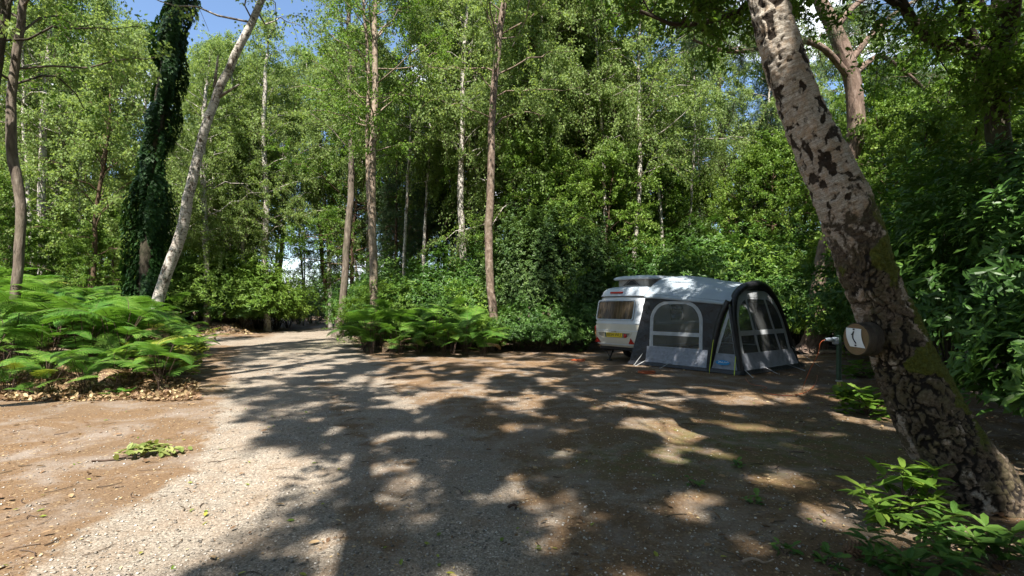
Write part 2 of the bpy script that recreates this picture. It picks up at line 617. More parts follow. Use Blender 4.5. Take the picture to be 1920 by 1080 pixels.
def ground_mat():
    t = NT('forest_ground')
    tc = t.node('TexCoord').outputs['Object']
    g = t.attr('gravel')
    mo = t.attr('mossy')
    # --- gravel stones
    vor = t.node('TexVoronoi', feature='F1')
    t.put(vor.inputs['Vector'], tc)
    vor.inputs['Scale'].default_value = 62
    vor2 = t.node('TexVoronoi', feature='F1')
    t.put(vor2.inputs['Vector'], tc)
    vor2.inputs['Scale'].default_value = 130
    sep = t.node('SeparateColor')
    t.l.new(vor.outputs['Color'], sep.inputs[0])
    sep2 = t.node('SeparateColor')
    t.l.new(vor2.outputs['Color'], sep2.inputs[0])
    stones = t.ramp(sep.outputs[0], [(0, (.11, .098, .085)), (.35, (.20, .18, .155)), (.7, (.31, .28, .24)), (.93, (.41, .37, .32)), (1, (.55, .51, .46))])
    stones2 = t.ramp(sep2.outputs[1], [(0, (.10, .09, .078)), (.6, (.24, .215, .18)), (1, (.40, .36, .31))])
    gap = t.ramp(vor.outputs['Distance'], [(.42, 0), (.62, .8)])
    grav = t.mix(t.math('MULTIPLY', t.ramp(t.noise(tc, 9, 4, .6), [(.4, 0), (.6, 1)]), .8), stones, stones2)
    grav = t.mix(gap, grav, stones2)
    big = t.noise(tc, .55, 4, .6)
    mid = t.noise(tc, 2.6, 5, .65)
    grav = t.mix(t.ramp(mid, [(.42, 0), (.68, .45)]), grav, (.20, .135, .085))
    # --- brown litter: needles, crumbled leaves, bare soil
    fine = t.noise(tc, 90, 5, .7)
    str1 = t.noise(t.scalevec(tc, (70, 16, 30)), 1, 4, .7, .8)
    lit = t.ramp(fine, [(.28, (.046, .030, .020)), (.46, (.130, .082, .050)), (.60, (.22, .152, .096)), (.74, (.43, .36, .27))])
    lit2 = t.ramp(str1, [(.32, (.060, .036, .022)), (.55, (.185, .114, .064)), (.75, (.35, .255, .16))])
    lit = t.mix(t.ramp(mid, [(.35, .25), (.65, .8)]), lit, lit2)
    gr = t.ramp(t.noise(tc, 36, 7, .85), [(.36, (.052, .036, .024)), (.50, (.155, .108, .070)), (.62, (.27, .21, .15)), (.70, (.42, .36, .28))])
    lit = t.mix(.5, lit, gr)
    lit = t.mix(1.0, lit, (.94, .90, .81), 'MULTIPLY')
    soil = t.ramp(t.noise(tc, 38, 5, .7), [(.3, (.15, .13, .115)), (.7, (.33, .30, .275))])
    lit = t.mix(t.ramp(t.noise(tc, 1.3, 6, .68, .5), [(.48, 0), (.64, .72)]), lit, soil)
    chips = t.voro(tc, 24, 'F1', 'Color')
    sc = t.node('SeparateColor')
    t.l.new(chips, sc.inputs[0])
    cf = t.math('MULTIPLY', t.ramp(sc.outputs[0], [(.80, 0), (.86, 1)]), t.ramp(t.voro(tc, 24), [(.22, 1), (.34, 0)]))
    lit = t.mix(t.math('MULTIPLY', cf, .7), lit, (.40, .31, .18))
    # --- moss / thin green
    ms = t.math('MULTIPLY', mo, t.ramp(t.noise(tc, 5, 5, .65), [(.40, 0), (.62, 1)]))
    fac = t.math('ADD', g, t.math('MULTIPLY', t.math('SUBTRACT', t.noise(tc, 2.2, 7, .72, .4), .5), 1.9))
    c = t.mix(t.ramp(fac, [(.36, 0), (.64, 1)]), lit, grav)
    c = t.mix(t.math('MULTIPLY', ms, .75), c, (.085, .105, .028))
    c = t.mix(t.ramp(big, [(.35, .32), (.6, 0)]), c, (.10, .085, .07))
    c = t.mix(1.0, c, (.93, .90, .86), 'MULTIPLY')
    h = t.math('ADD', t.math('MULTIPLY', t.math('SUBTRACT', 1.0, vor.outputs['Distance']), .55), t.math('ADD', t.math('MULTIPLY', fine, .5), t.math('MULTIPLY', mid, .6)))
    return t.done(t.bsdf(c, .92, .12, t.bump(h, .75, .012)))


M['ground'] = ground_mat()

# ------------------------------------------------------------------ terrain
ROAD = np.array([(-.5, -6), (-.6, 0), (-1.3, 5), (-3.3, 9), (-6.2, 15), (-9.0, 22), (-11.4, 30), (-12.9, 38), (-12.6, 46), (-9, 54), (0, 62)], float)
LEFT_ROAD = np.array([(-8.6, 20.5), (-13, 23), (-18, 24.6), (-30, 25.5)], float)


def dist_poly(X, Y, pl):
    d = np.full(X.shape, 1e9)
    for a, b in zip(pl[:-1], pl[1:]):
        ab = b - a
        t = np.clip(((X - a[0]) * ab[0] + (Y - a[1]) * ab[1]) / (ab @ ab), 0, 1)
        d = np.minimum(d, np.hypot(X - a[0] - t * ab[0], Y - a[1] - t * ab[1]))
    return d


def H(X, Y):
    X = np.asarray(X, float)
    Y = np.asarray(Y, float)
    droad = np.minimum(dist_poly(X, Y, ROAD), dist_poly(X, Y, LEFT_ROAD))
    # bracken bank beside the road
    n = np.array((3.1, 6.5)) / math.hypot(3.1, 6.5)     # right edge from (-6.6,9.6) to (-9.7,16)
    s1 = Y - (8.9 + .12 * (X + 8))
    s2 = -((X + 6.3) * .9 + (Y - 9.6) * .436)
    s3 = 18.5 - Y
    s = np.minimum(np.minimum(s1, s2), s3)
    h = 1.0 * sstep(0, 5.5, s) + .12 * sstep(0, .9, s)
    # bank beyond the side road
    s1 = Y - (26.6 + .10 * (X + 14))
    s2 = -((X + 13.6) * .95 + (Y - 27) * .30)
    h = np.maximum(h, .75 * sstep(0, 2.4, np.minimum(s1, s2)) + .0)
    # forest floor to the right of the road
    s1 = droad - 3.2
    s2 = Y - (17.2 - .05 * X)
    s3 = X + 12
    h = np.maximum(h, .35 * sstep(0, 5, np.minimum(np.minimum(s1, s2), s3)))
    # right-hand verge under the shrubs
    h = np.maximum(h, .18 * sstep(0, 2.5, X - (3.9 + .25 * Y)))
    far = sstep(60, 120, np.hypot(X, Y))
    p = np.stack((X.ravel(), Y.ravel()), 1)
    b = (fbm(p * .35, 5) - .5) * .22 + (fbm(p * 1.6, 9) - .5) * .05
    b = b.reshape(X.shape) * sstep(1.2, 4.0, droad + 0 * X) * (1 - .75 * sstep(0, 2, 12 - np.hypot(X - 4, Y - 9)))
    small = (fbm(p * 1.1, 31) - .5).reshape(X.shape) * .045
    return h * (1 - far) + b + small


def h1(x, y):
    return float(H(np.array([x]), np.array([y]))[0])


def gravel(X, Y):
    d1 = dist_poly(X, Y, ROAD)
    w = 1.7 + .035 * np.clip(Y, 0, 40)
    g = .52 * (1 - sstep(w * .45, w * 1.25, d1)) + .30 * sstep(9, 14, Y) * (1 - sstep(w * .6, w * 1.2, d1))
    for off in (-1.25, -.55, .75):
        tr = ROAD + np.array((off, 0))
        g = np.maximum(g, .98 * (1 - sstep(.15, .75, dist_poly(X, Y, tr))))
    d2 = dist_poly(X, Y, LEFT_ROAD)
    g = np.maximum(g, 1 - sstep(1.0, 2.6, d2))
    # the pitch apron
    e = np.hypot((X - 1.0) / 4.6, (Y - 9.5) / 4.2)
    g = np.maximum(g, .42 * (1 - sstep(.35, 1.1, e)))
    e = np.hypot((X - .6) / 2.2, (Y - 4.2) / 3.2)
    g = np.maximum(g, .40 * (1 - sstep(.3, 1.1, e)))
    return g


def build_ground():
    # graded grid: fine near the camera, coarse at the horizon
    def axis(lo, hi, fine_lo, fine_hi, step, grow):
        a = list(np.arange(fine_lo, fine_hi + 1e-6, step))
        s, x = step, a[-1]
        while x < hi:
            s *= grow
            x += s
            a.append(x)
        s, x = step, a[0]
        pre = []
        while x > lo:
            s *= grow
            x -= s
            pre.append(x)
        return np.array(pre[::-1] + a)
    xs = axis(-900, 900, -8, 8, .11, 1.035)
    ys = axis(-400, 1500, 2, 16, .11, 1.035)
    X, Y = np.meshgrid(xs, ys)
    Z = H(X, Y)
    G = gravel(X, Y)
    mossy = np.exp(-(((X - 3.0) / 1.6) ** 2 + ((Y - 5.6) / 1.2) ** 2)) + .9 * np.exp(-(((X - 1.2) / .8) ** 2 + ((Y - 4.9) / .5) ** 2)) \
        + .9 * np.exp(-(((X + 7.2) / 1.4) ** 2 + ((Y - 21) / 4) ** 2)) + .5 * np.exp(-(((X + 6.0) / 1) ** 2 + ((Y - 9.5) / .6) ** 2))
    V = np.stack((X, Y, Z), -1).reshape(-1, 3)
    ny, nx = X.shape
    i, j = np.meshgrid(np.arange(ny - 1), np.arange(nx - 1), indexing='ij')
    Fq = np.stack((i * nx + j, i * nx + j + 1, (i + 1) * nx + j + 1, (i + 1) * nx + j), -1).reshape(-1, 4)
    Nz = fbm(np.stack((X.ravel(), Y.ravel()), 1) * 1.5, 77) - .5
    gm = (G.ravel() + Nz * .5)[Fq].mean(1) > .42
    for name, sel in (('ground', ~gm), ('gravel_road', gm)):
        f = Fq[sel]
        used, inv = np.unique(f.ravel(), return_inverse=True)
        mb = MB()
        mb.add(V[used], inv.reshape(-1, 4))
        o = mb.obj(name, M['ground'], None, True)
        for an, arr in (('gravel', G), ('mossy', mossy)):
            a = o.data.attributes.new(an, 'FLOAT', 'POINT')
            a.data.foreach_set('value', arr.ravel()[used].astype(np.float32))
        tag(o, kind='structure')


build_ground()


# ------------------------------------------------------------------ where sunlight should reach the clearing
def lit_mask(p):
    """True for crown points that would shade a part of the clearing the sun reaches"""
    k = p[:, 2:3] / SUN[2]
    g = p - SUN * k
    x, y = g[:, 0], g[:, 1]
    xb = np.interp(y, [2, 2.8, 4, 5, 6, 7, 8, 9, 10, 12, 14, 16, 20, 24], [-1.15, -1.3, -1.7, -2.0, -2.75, -3.7, -4.5, -5.4, -6.2, -7.4, -9.0, -10.5, -12, -14])
    n = .30 * fbm(np.stack((x * 1.1, y * .8), 1), 3, 3) + .70 * fbm(np.stack((x * 3.3, y * 2.5), 1), 13, 2)
    n2 = fbm(np.stack((x * .7, y * .55), 1), 41, 2)
    edge = xb + (n2 - .5) * 1.6 + (n - .5) * 1.2
    out = x < edge
    # chance of light inside the shaded clearing
    th = .630 + 0 * x
    th = np.where((y > 6.6) & (y < 9.4) & (x > -.6) & (x < 4.2), .565, th)
    th = np.where((y > 9.6) & (y < 12.8) & (x < 2.0), .52, th)
    th = np.where((y > 9.0) & (x > 2.0), .60, th)
    th = np.where((y < 6.6) & (x > 1.2), .60, th)
    th = np.where((y > 12.8) & (x < 1.0), .53, th)
    th = np.where((x > 4.4) & (y < 9.5) & (y > 3), .565, th)
    th = np.where((x > 7.4) & (y > 8), .52, th)
    th = np.where((x > 1.2) & (x < 3.4) & (y > 13.2) & (y < 16.5), .70, th)
    th = np.where((x > 1.5) & (x < 3.2) & (y > 5.0) & (y < 6.8), .545, th)
    spot = ((x - 2.45) / .42) ** 2 + ((y - 3.62) / .30) ** 2 < 1
    spot = spot | (((x - 5.2) / .55) ** 2 + ((y - 5.4) / .4) ** 2 < 1) | (((x - 6.1) / .5) ** 2 + ((y - 7.6) / .4) ** 2 < 1) | (((x - 2.0) / .35) ** 2 + ((y - 6.2) / .5) ** 2 < 1)
    return out | (n > th) | spot


# ------------------------------------------------------------------ trees
def trunk_mesh(mb, path, rad, seg=14, mat=0, flare=.45, wob=.08, n=46):
    pr = resample(np.column_stack((path, rad)), n)
    C, r = pr[:, :3], pr[:, 3]
    s = np.concatenate(([0], np.cumsum(np.linalg.norm(np.diff(C, axis=0), axis=1))))
    r = r * (1 + flare * np.exp(-s / .28))
    C = C + (np.stack([fbm(np.column_stack((s * .9, s * 0 + k * 9.1)), 3 + k) for k in range(3)], 1) - .5) * np.minimum(s, 1)[:, None] * wob * 1.6
    tubes(mb, C[None], r[None], seg, mat)
    return C, r


def curve(o, d, L, droop, n=6, wig=.06, r=None):
    B = len(o)
    s = np.linspace(0, 1, n)[None, :, None]
    d = norm(d)
    C = o[:, None, :] + d[:, None, :] * (L[:, None, None] * s)
    C[:, :, 2] -= (droop * L)[:, None] * (s[:, :, 0] ** 2)
    w = np.cumsum(rng.normal(size=(B, n, 3)), axis=1) * wig * L[:, None, None] / math.sqrt(n)
    w[:, 0] = 0
    return C + w


def crown(mt, mc, C, r, t0, nb, Lf, elev=(.2, .9), droop=.3, ntw=8, twl=.9, twdroop=.4, nleaf=30, leaf='birch', size=.09,
          hang=.5, spread=.075, prune=False, tmat=0, lmat=1, seg=5, t1=.99, az0=None, azspan=None, up=.6, sub=0, keep=None, sizevar=.35, limb=1.0):
    """branches on trunk path C (n,3); limbs go into mt, twigs and leaves into mc (materials: tmat bark, lmat leaf)"""
    n = len(C)
    t = t0 + (t1 - t0) * np.linspace(0, 1, nb) + rng.normal(size=nb) * .012
    t = np.clip(t, t0 * .9, .995)
    o, tg = along(C[None], t[None])
    o, tg = o[0], tg[0]
    rr = np.interp(t, np.linspace(0, 1, n), r)
    if azspan is None:
        az = np.arange(nb) * 2.39996 + rng.normal(size=nb) * .35 + rng.random() * 6
    else:
        az = az0 + (rng.random(nb) - .5) * azspan
    el = elev[0] + (elev[1] - elev[0]) * (t - t0) / (t1 - t0 + 1e-6) + rng.normal(size=nb) * .12
    d = np.stack((np.cos(az) * np.cos(el), np.sin(az) * np.cos(el), np.sin(el)), 1)
    L = np.array([Lf((x - t0) / (t1 - t0 + 1e-6)) for x in t]) * (.7 + .55 * rng.random(nb))
    B = curve(o, d, L, np.full(nb, droop) * (.6 + .8 * rng.random(nb)), 7, .10)
    r0 = np.minimum(rr * .55, .007 + .011 * L)
    if keep is not None:
        gd = keep(B.reshape(-1, 3)).reshape(nb, 7)[:, 2:].mean(1)
        on = gd > .15
        B, L, r0, nb, gd = B[on], L[on], r0[on], int(on.sum()), gd[on]
        if nb == 0:
            return
        r0 = r0 * np.where(gd > .8, 1, .45)
    r0 = r0 * limb
    tubes(mt, B, r0[:, None] * np.linspace(1, .22, 7)[None], seg, tmat)
    if sub:
        s = .3 + .65 * rng.random((nb, sub))
        bo, bt = along(B, s)
        bo, bt = bo.reshape(-1, 3), bt.reshape(-1, 3)
        dd = norm(bt * .7 + rvec(len(bo)) * .8 + np.array((0, 0, .25)))
        L2 = np.repeat(L, sub) * .42 * (.6 + .7 * rng.random(len(bo)))
        B2 = curve(bo, dd, L2, np.full(len(bo), droop * .7), 7, .12)
        rs = np.repeat(r0, sub)
        if keep is not None:
            gd = keep(B2.reshape(-1, 3)).reshape(-1, 7).mean(1)
            B2, rs = B2[gd > .15], (rs * np.where(gd > .8, 1, .5))[gd > .15]
        if len(B2):
            tubes(mt, B2, (rs * .45)[:, None] * np.linspace(1, .25, 7)[None], 4, tmat)
        B = np.concatenate((B, B2))
    nbt = len(B)
    s = .18 + .82 * rng.random((nbt, ntw)) ** .8
    to, tt = along(B, s)
    to, tt = to.reshape(-1, 3), tt.reshape(-1, 3)
    td = norm(tt * .55 + rvec(len(to)) * .75 + np.array((0, 0, up - twdroop * .6)) * .5)
    tl = twl * (.55 + .8 * rng.random(len(to)))
    Tw = curve(to, td, tl, np.full(len(to), twdroop) * (.4 + rng.random(len(to))), 5, .08)
    if keep is not None:
        Tw = Tw[keep(Tw[:, 2])]
    if prune:
        Tw = Tw[~lit_mask(Tw[:, 2])]
    if len(Tw) == 0:
        return
    tubes(mc, Tw, np.full((len(Tw), 1), .0045) * np.linspace(1, .4, 5)[None] * (1 + size * 4), 3, 0)
    s = .08 + .92 * rng.random((len(Tw), nleaf))
    lp, lt = along(Tw, s)
    lp, lt = lp.reshape(-1, 3), lt.reshape(-1, 3)
    lp = lp + rng.normal(size=lp.shape) * spread * np.array((1, 1, .8))
    clump = np.repeat(rng.random(len(Tw)), nleaf)
    if keep is not None:
        kk = keep(lp)
        lp, lt, clump = lp[kk], lt[kk], clump[kk]
    ax = norm(lt * .3 + rvec(len(lp)) * .75 + np.array((0, 0, -hang)))
    nr = norm(rvec(len(lp)) * .9 + np.array((0, 0, .75)) + SUN * 0)
    leaves(mc, leaf, lp, ax, nr, size * (1 - sizevar + 2 * sizevar * rng.random(len(lp))), lmat, rnd=np.clip(.55 * rng.random(len(lp)) + .45 * clump, 0, 1))


def birch_profile(Lm):
    return lambda t: Lm * (.55 + .75 * math.sin(PI * min(1, .25 + .62 * t)) - .75 * max(0, t) ** 2.2) + .35


def tree_obj(name, label, cat, mt, mc, bark, leafm, group=None, loc=(0, 0, 0)):
    e = empty(name, loc)
    tag(e, label, cat, group)
    mt.obj('trunk', [bark], e, True)
    if mc is not None and mc.n:
        mc.obj('crown', [M['twig'], leafm], e, False)
    return e


def px_tree(name, label, cat, pts, d, bark, leafm='birch_leaf', group=None, top=None, t0=.35, nb=34, Lm=2.2, kind='birch', r_top=.03,
            base=True, seg=14, extra=None, d1=None, prune=False, wk=.84, **kw):
    """trunk that follows the pixels (px, py, width) at depth d (d1 at the top), carried on to `top` = (x, y, z)"""
    m = len(pts)
    ds = np.linspace(d, d if d1 is None else d1, m)
    path = [P(a, b, dd) for (a, b, w), dd in zip(pts, ds)]
    rad = [w * wk / 2 * dd / F for (a, b, w), dd in zip(pts, ds)]
    if base:
        x, y = path[0][0] + (path[0][0] - path[1][0]) * .25, path[0][1]
        path.insert(0, np.array((x, y, h1(x, y) - .12)))
        rad.insert(0, rad[0] * 1.05)
    if top is not None:
        last, prev = path[-1], path[-2]
        tp = np.array(top, float)
        mid = last + (tp - last) * .5 + norm(last - prev) * .2
        path += [mid, tp]
        rad += [rad[-1] * .6, r_top]
    path = np.array(path)
    org = path[0].copy()
    mt, mc = MB(), MB()
    C, r = trunk_mesh(mt, path - org, np.array(rad), seg, 0)
    def off(q):
        return q
    args = dict(elev=(.55, 1.15), droop=.22, limb=.7, ntw=9, twl=.95, twdroop=.55, nleaf=52, leaf='birch', size=.09, hang=.55)
    args.update(kw)
    if nb:
        if prune:
            args['keep'] = lambda q: ~lit_mask(q + org)
        crown(mt, mc, C, r, t0, nb, birch_profile(Lm), **args)
    if extra:
        extra(mt, mc, C, r, org)
    e = tree_obj(name, label, cat, mt, mc, M[bark], M[leafm], group, tuple(org))
    return e


# --- shared stock of forest trees -------------------------------------------------
def make_birch(h, Lm, nb, lean, bark='birch_bark', leafm='birch_leaf', leaf='birch', size=.09, t0=.34, nleaf=80, r=.11, label='', cat='tree', name='birch_tree', **kw):
    a = rng.random() * 6.28
    path = np.array([(0, 0, -.2), (lean * .1 * math.cos(a), lean * .1 * math.sin(a), h * .3), (lean * .5 * math.cos(a + .5), lean * .5 * math.sin(a + .5), h * .65), (lean * math.cos(a), lean * math.sin(a), h)])
    mt, mc = MB(), MB()
    C, rr = trunk_mesh(mt, path, np.array((r, r * .85, r * .55, .02)), 10, 0, .4, .12, 30)
    args = dict(elev=(.15, 1.0), droop=.34, ntw=12, twl=1.0, twdroop=.95, nleaf=nleaf, leaf=leaf, size=size, hang=.7)
    args.update(kw)
    crown(mt, mc, C, rr, t0, nb, birch_profile(Lm), **args)
    return tree_obj(name, label, cat, mt, mc, M[bark], M[leafm])


def make_conifer(h, Lm, nb, leafm='spruce_leaf', size=.16, r=.14, t0=.08, droop=.35, name='spruce_tree', nleaf=46):
    mt, mc = MB(), MB()
    path = np.array([(0, 0, -.2), (.05, .02, h * .4), (-.03, .05, h * .75), (0, 0, h)])
    C, rr = trunk_mesh(mt, path, np.array((r, r * .75, r * .4, .015)), 9, 0, .3, .05, 24)
    crown(mt, mc, C, rr, t0, nb, lambda t: Lm * (1.02 - t) ** .8 + .15, elev=(-.05, .45), droop=droop, ntw=15, twl=.62, twdroop=.35, nleaf=nleaf,
          leaf='needle', size=size, hang=.15, spread=.02, up=.1)
    return tree_obj(name, '', 'tree', mt, mc, M['brown_bark'], M[leafm])


def make_bush(Rx, Hh, nwh, leaf='rhodo', leafm='rhodo_leaf', size=.13, seed=0, name='shrub', per=7, inner=.55, lobes=.75, cone=.0):
    mt, mc = MB(), MB()
    u = rvec(nwh)
    u[:, 2] = np.abs(u[:, 2]) * 1.15 - .22
    u = norm(u)
    rad = 1 + lobes * (fbm(u * 2.4 + seed * 7.3, seed, 4) - .5) * 2.0
    depth = 1 - inner * rng.random(nwh) ** 1.6
    taper = 1 - cone * np.clip(u[:, 2], 0, 1)
    p = u * (rad * depth)[:, None] * np.array((Rx, Rx, Hh * .62)) * np.column_stack((taper, taper, np.ones(nwh)))
    p[:, 2] += Hh * .38
    ok = p[:, 2] > .05
    p, u = p[ok], u[ok]
    n = len(p)
    out = norm(u * .8 + np.array((0, 0, .55)) + rvec(n) * .45)
    ref = norm(np.cross(out, rvec(n)))
    ref2 = np.cross(out, ref)
    clump = fbm(p * 1.4, seed + 50, 2)
    for k in range(per):
        a = k * 2 * PI / per + rng.random(n) * .7
        side = ref * np.cos(a)[:, None] + ref2 * np.sin(a)[:, None]
        ax = norm(side + out * (.15 + .6 * rng.random(n))[:, None] + np.array((0, 0, -.15)))
        q = p + rng.normal(size=p.shape) * size * .25
        leaves(mc, leaf, q, ax, out + rvec(n) * .35, size * (.65 + .6 * rng.random(n)), 1, rnd=np.clip(.5 * rng.random(n) + .9 * (clump - .25), 0, 1))
    # stems
    k = max(10, int(Rx * 9))
    b = rng.integers(0, n, k)
    S = np.stack([np.column_stack((p[b][:, 0] * f * .9, p[b][:, 1] * f * .9, p[b][:, 2] * f ** .7)) for f in np.linspace(.03, .95, 6)], 1)
    S[:, 0, 2] = -.15
    tubes(mt, S, np.full((k, 1), .022) * np.linspace(1, .3, 6)[None], 5, 0)
    e = empty(name)
    mt.obj('stem', [M['oak_bark']], e, True)
    mc.obj('foliage', [M['twig'], M[leafm]], e, False)
    return e


def place(proto, used, name, x, y, s=1.0, rz=None, label=None, cat=None, group=None, zs=None, z=None, tilt=0):
    o = proto if not used else copy_tree(proto)
    o.name = name
    o.location = (x, y, h1(x, y) if z is None else z)
    o.rotation_euler = (tilt * random.uniform(-1, 1), tilt * random.uniform(-1, 1), random.uniform(0, 6.28) if rz is None else rz)
    o.scale = (s, s, s if zs is None else zs)
    for k in ('group',):
        if k in o:
            del o[k]
    tag(o, label, cat, group)
    return o


# ------------------------------------------------------------------ individual trees the photo shows
px_tree('birch_tree', 'straight grey-brown birch standing at the outer end of the bracken bank', 'tree',
        [(24, 600, 20), (35, 500, 19), (38, 400, 19), (25, 300, 20), (20, 200, 18), (32, 90, 16), (42, 0, 15)], 11, 'grey_bark', 'birch_leaf', top=(-9.0, 11.5, 15), t0=.42, nb=30, Lm=2.0)
px_tree('birch_tree', 'dark slanting trunk at the very edge, beside the straight grey-brown birch', 'tree',
        [(-75, 560, 26), (-40, 300, 25), (-8, 130, 22), (10, 0, 20)], 10.5, 'oak_bark', 'oak_leaf', top=(-8.6, 10.6, 13.5), t0=.45, nb=22, Lm=2.4, leaf='oak', size=.085, nleaf=30)
px_tree('birch_tree', 'thin mottled birch left of a paler one, behind the bracken', 'tree',
        [(78, 500, 16), (77, 400, 15), (79, 300, 14), (84, 180, 12)], 21, 'birch_bark', top=(-18.7, 21, 15.5), t0=.3, nb=40, Lm=2.3)
px_tree('birch_tree', 'thin silvery birch leaning a little, right of the mottled one behind the bracken', 'tree',
        [(98, 470, 14), (107, 380, 13), (114, 270, 12), (108, 160, 9)], 24, 'birch_bark', top=(-21.5, 24, 16), t0=.3, nb=44, Lm=2.4)
px_tree('young_tree', 'slim dark young tree forking like a Y in front of the ivy-clad trunk', 'tree',
        [(176, 480, 9), (182, 380, 8), (196, 300, 7), (203, 230, 5)], 18, 'brown_bark', top=(-14.0, 18, 11), t0=.3, nb=34, Lm=1.7, leaf='birch')


def ivy_extra(mt, mc, C, r, org):
    n = 38000
    t = rng.random(n) ** 1.1
    p, tg = along(C[None], (t * .97)[None])
    p, tg = p[0], tg[0]
    a = rng.random(n) * 2 * PI
    u = np.stack((np.cos(a), np.sin(a), 0 * a), 1)
    z = p[:, 2]
    lump = fbm(np.column_stack((np.cos(a) * 1.3, np.sin(a) * 1.3, z * .75)), 8, 3)
    rad = (.19 + 1.75 * np.clip(lump - .32, 0, 1)) * np.interp(z, [0, 2.2, 4.5, 7, 11, 14], [.72, .72, .72, .76, .6, .2])
    q = p + u * (rad * (1 - .35 * rng.random(n) ** 2))[:, None]
    ax = norm(np.array((0, 0, -1)) + rvec(n) * .55 + u * .35)
    leaves(mc, 'ivy', q, ax, u + rvec(n) * .4 + np.array((0, 0, .35)), .085 * (.6 + .8 * rng.random(n)), 1, rnd=np.clip(rng.random(n) * .5 + lump * .5, 0, 1))


px_tree('ivy_clad_tree', 'tall trunk wrapped from foot to top in dark green ivy', 'tree',
        [(272, 520, 30), (278, 400, 30), (292, 250, 28), (312, 120, 26), (330, 0, 24)], 15, 'oak_bark', 'ivy_leaf', top=(-9.3, 15.2, 14.5), t0=.8, nb=8, Lm=1.5, nleaf=12, leaf='ivy', size=.08, extra=ivy_extra)


def snags(mt, mc, C, r, org):
    for (a, b), (c, e_) in (((402, 165), (409, 104)), ((410, 182), (449, 158))):
        p0, p1 = P(a, b, 14.2) - org, P(c, e_, 14.1) - org
        S = np.stack([p0 * (1 - f) + p1 * f for f in np.linspace(0, 1, 5)])[None]
        tubes(mt, S, np.linspace(.05, .02, 5)[None], 6, 0)


px_tree('leaning_birch_tree', 'pale birch leaning over the bracken towards the track, with two dead stubs', 'tree',
        [(286, 600, 38), (300, 552, 34), (325, 480, 34), (345, 410, 32), (362, 330, 29), (384, 240, 27), (410, 165, 25), (440, 105, 24), (470, 45, 22), (492, -5, 20)], 14.2,
        'birch_bark', top=(-4.6, 14.6, 14.5), wk=.58, t0=.62, nb=24, Lm=2.6, extra=snags, nleaf=30)
px_tree('birch_tree', 'white birch rising out of the bright shrub beyond the leaning birch', 'tree',
        [(387, 500, 12), (385, 440, 12), (382, 380, 12), (380, 310, 11), (383, 200, 8)], 28, 'birch_bark', top=(-16.5, 28, 15.5), t0=.3, nb=44, Lm=2.3)
px_tree('birch_tree', 'slender white birch close behind the white one in the bright shrub', 'tree',
        [(394, 480, 9), (393, 400, 8), (397, 330, 8), (392, 220, 6)], 31, 'birch_bark', top=(-18.4, 31, 15), t0=.3, nb=30, Lm=1.9)
px_tree('birch_tree', 'thin mottled birch between the white birches and the crooked one, far side of the track', 'tree',
        [(428, 490, 10), (427, 420, 9), (430, 360, 9), (432, 250, 7)], 30, 'birch_bark', top=(-16.4, 30, 17), t0=.3, nb=44, Lm=2.3)
px_tree('birch_tree', 'small crooked birch whose stem bends low before it rises', 'tree',
        [(458, 500, 8), (455, 462, 8), (464, 430, 7), (462, 380, 6), (466, 300, 5)], 30, 'birch_bark', top=(-15.2, 30, 13), t0=.35, nb=30, Lm=1.7)
px_tree('birch_tree', 'tall birch with a dark fluted foot where the far shrubs end', 'tree',
        [(500, 575, 13), (496, 500, 13), (498, 430, 12), (499, 370, 12), (494, 280, 10), (497, 150, 8)], 30, 'birch_bark', top=(-14.2, 30, 18), t0=.32, nb=46, Lm=2.3)
px_tree('birch_tree', 'pale birch against the bright gap in the forest', 'tree',
        [(524, 520, 10), (530, 440, 9), (534, 380, 8), (540, 300, 7)], 38, 'birch_bark', top=(-16.8, 38, 16), t0=.45, nb=34, Lm=1.9)
px_tree('track_side_tree', 'slim brown tree bending beside the far end of the track', 'tree',
        [(617, 602, 11), (612, 550, 10), (604, 490, 9), (601, 440, 9), (596, 380, 7)], 36, 'brown_bark', 'oak_leaf', top=(-13.9, 36, 12), t0=.35, nb=34, Lm=2.0, leaf='birch')
px_tree('track_side_tree', 'grey fluted trunk curving up from a mossy foot at the track edge', 'tree',
        [(634, 622, 25), (642, 575, 19), (647, 510, 18), (652, 430, 18), (657, 370, 17), (657, 250, 14), (655, 120, 12), (652, 0, 10)], 25.5, 'grey_bark', top=(-8.5, 25.5, 19.5), wk=.72, t0=.46, nb=46, Lm=2.4)


def twin(mt, mc, C, r, org):
    pts = [(698, 470, 8), (691, 380, 8), (688, 260, 8), (690, 130, 7), (680, 0, 6), (672, -90, 4)]
    path = np.array([P(a, b, 20.2) - org for a, b, w in pts])
    C2, r2 = trunk_mesh(mt, path, np.array([w * .8 / 2 * 20.2 / F for a, b, w in pts]), 9, 0, 0, .05, 24)
    crown(mt, mc, C2, r2, .35, 16, birch_profile(1.6), elev=(.3, 1.0), ntw=7, twl=.8, nleaf=30, size=.085)


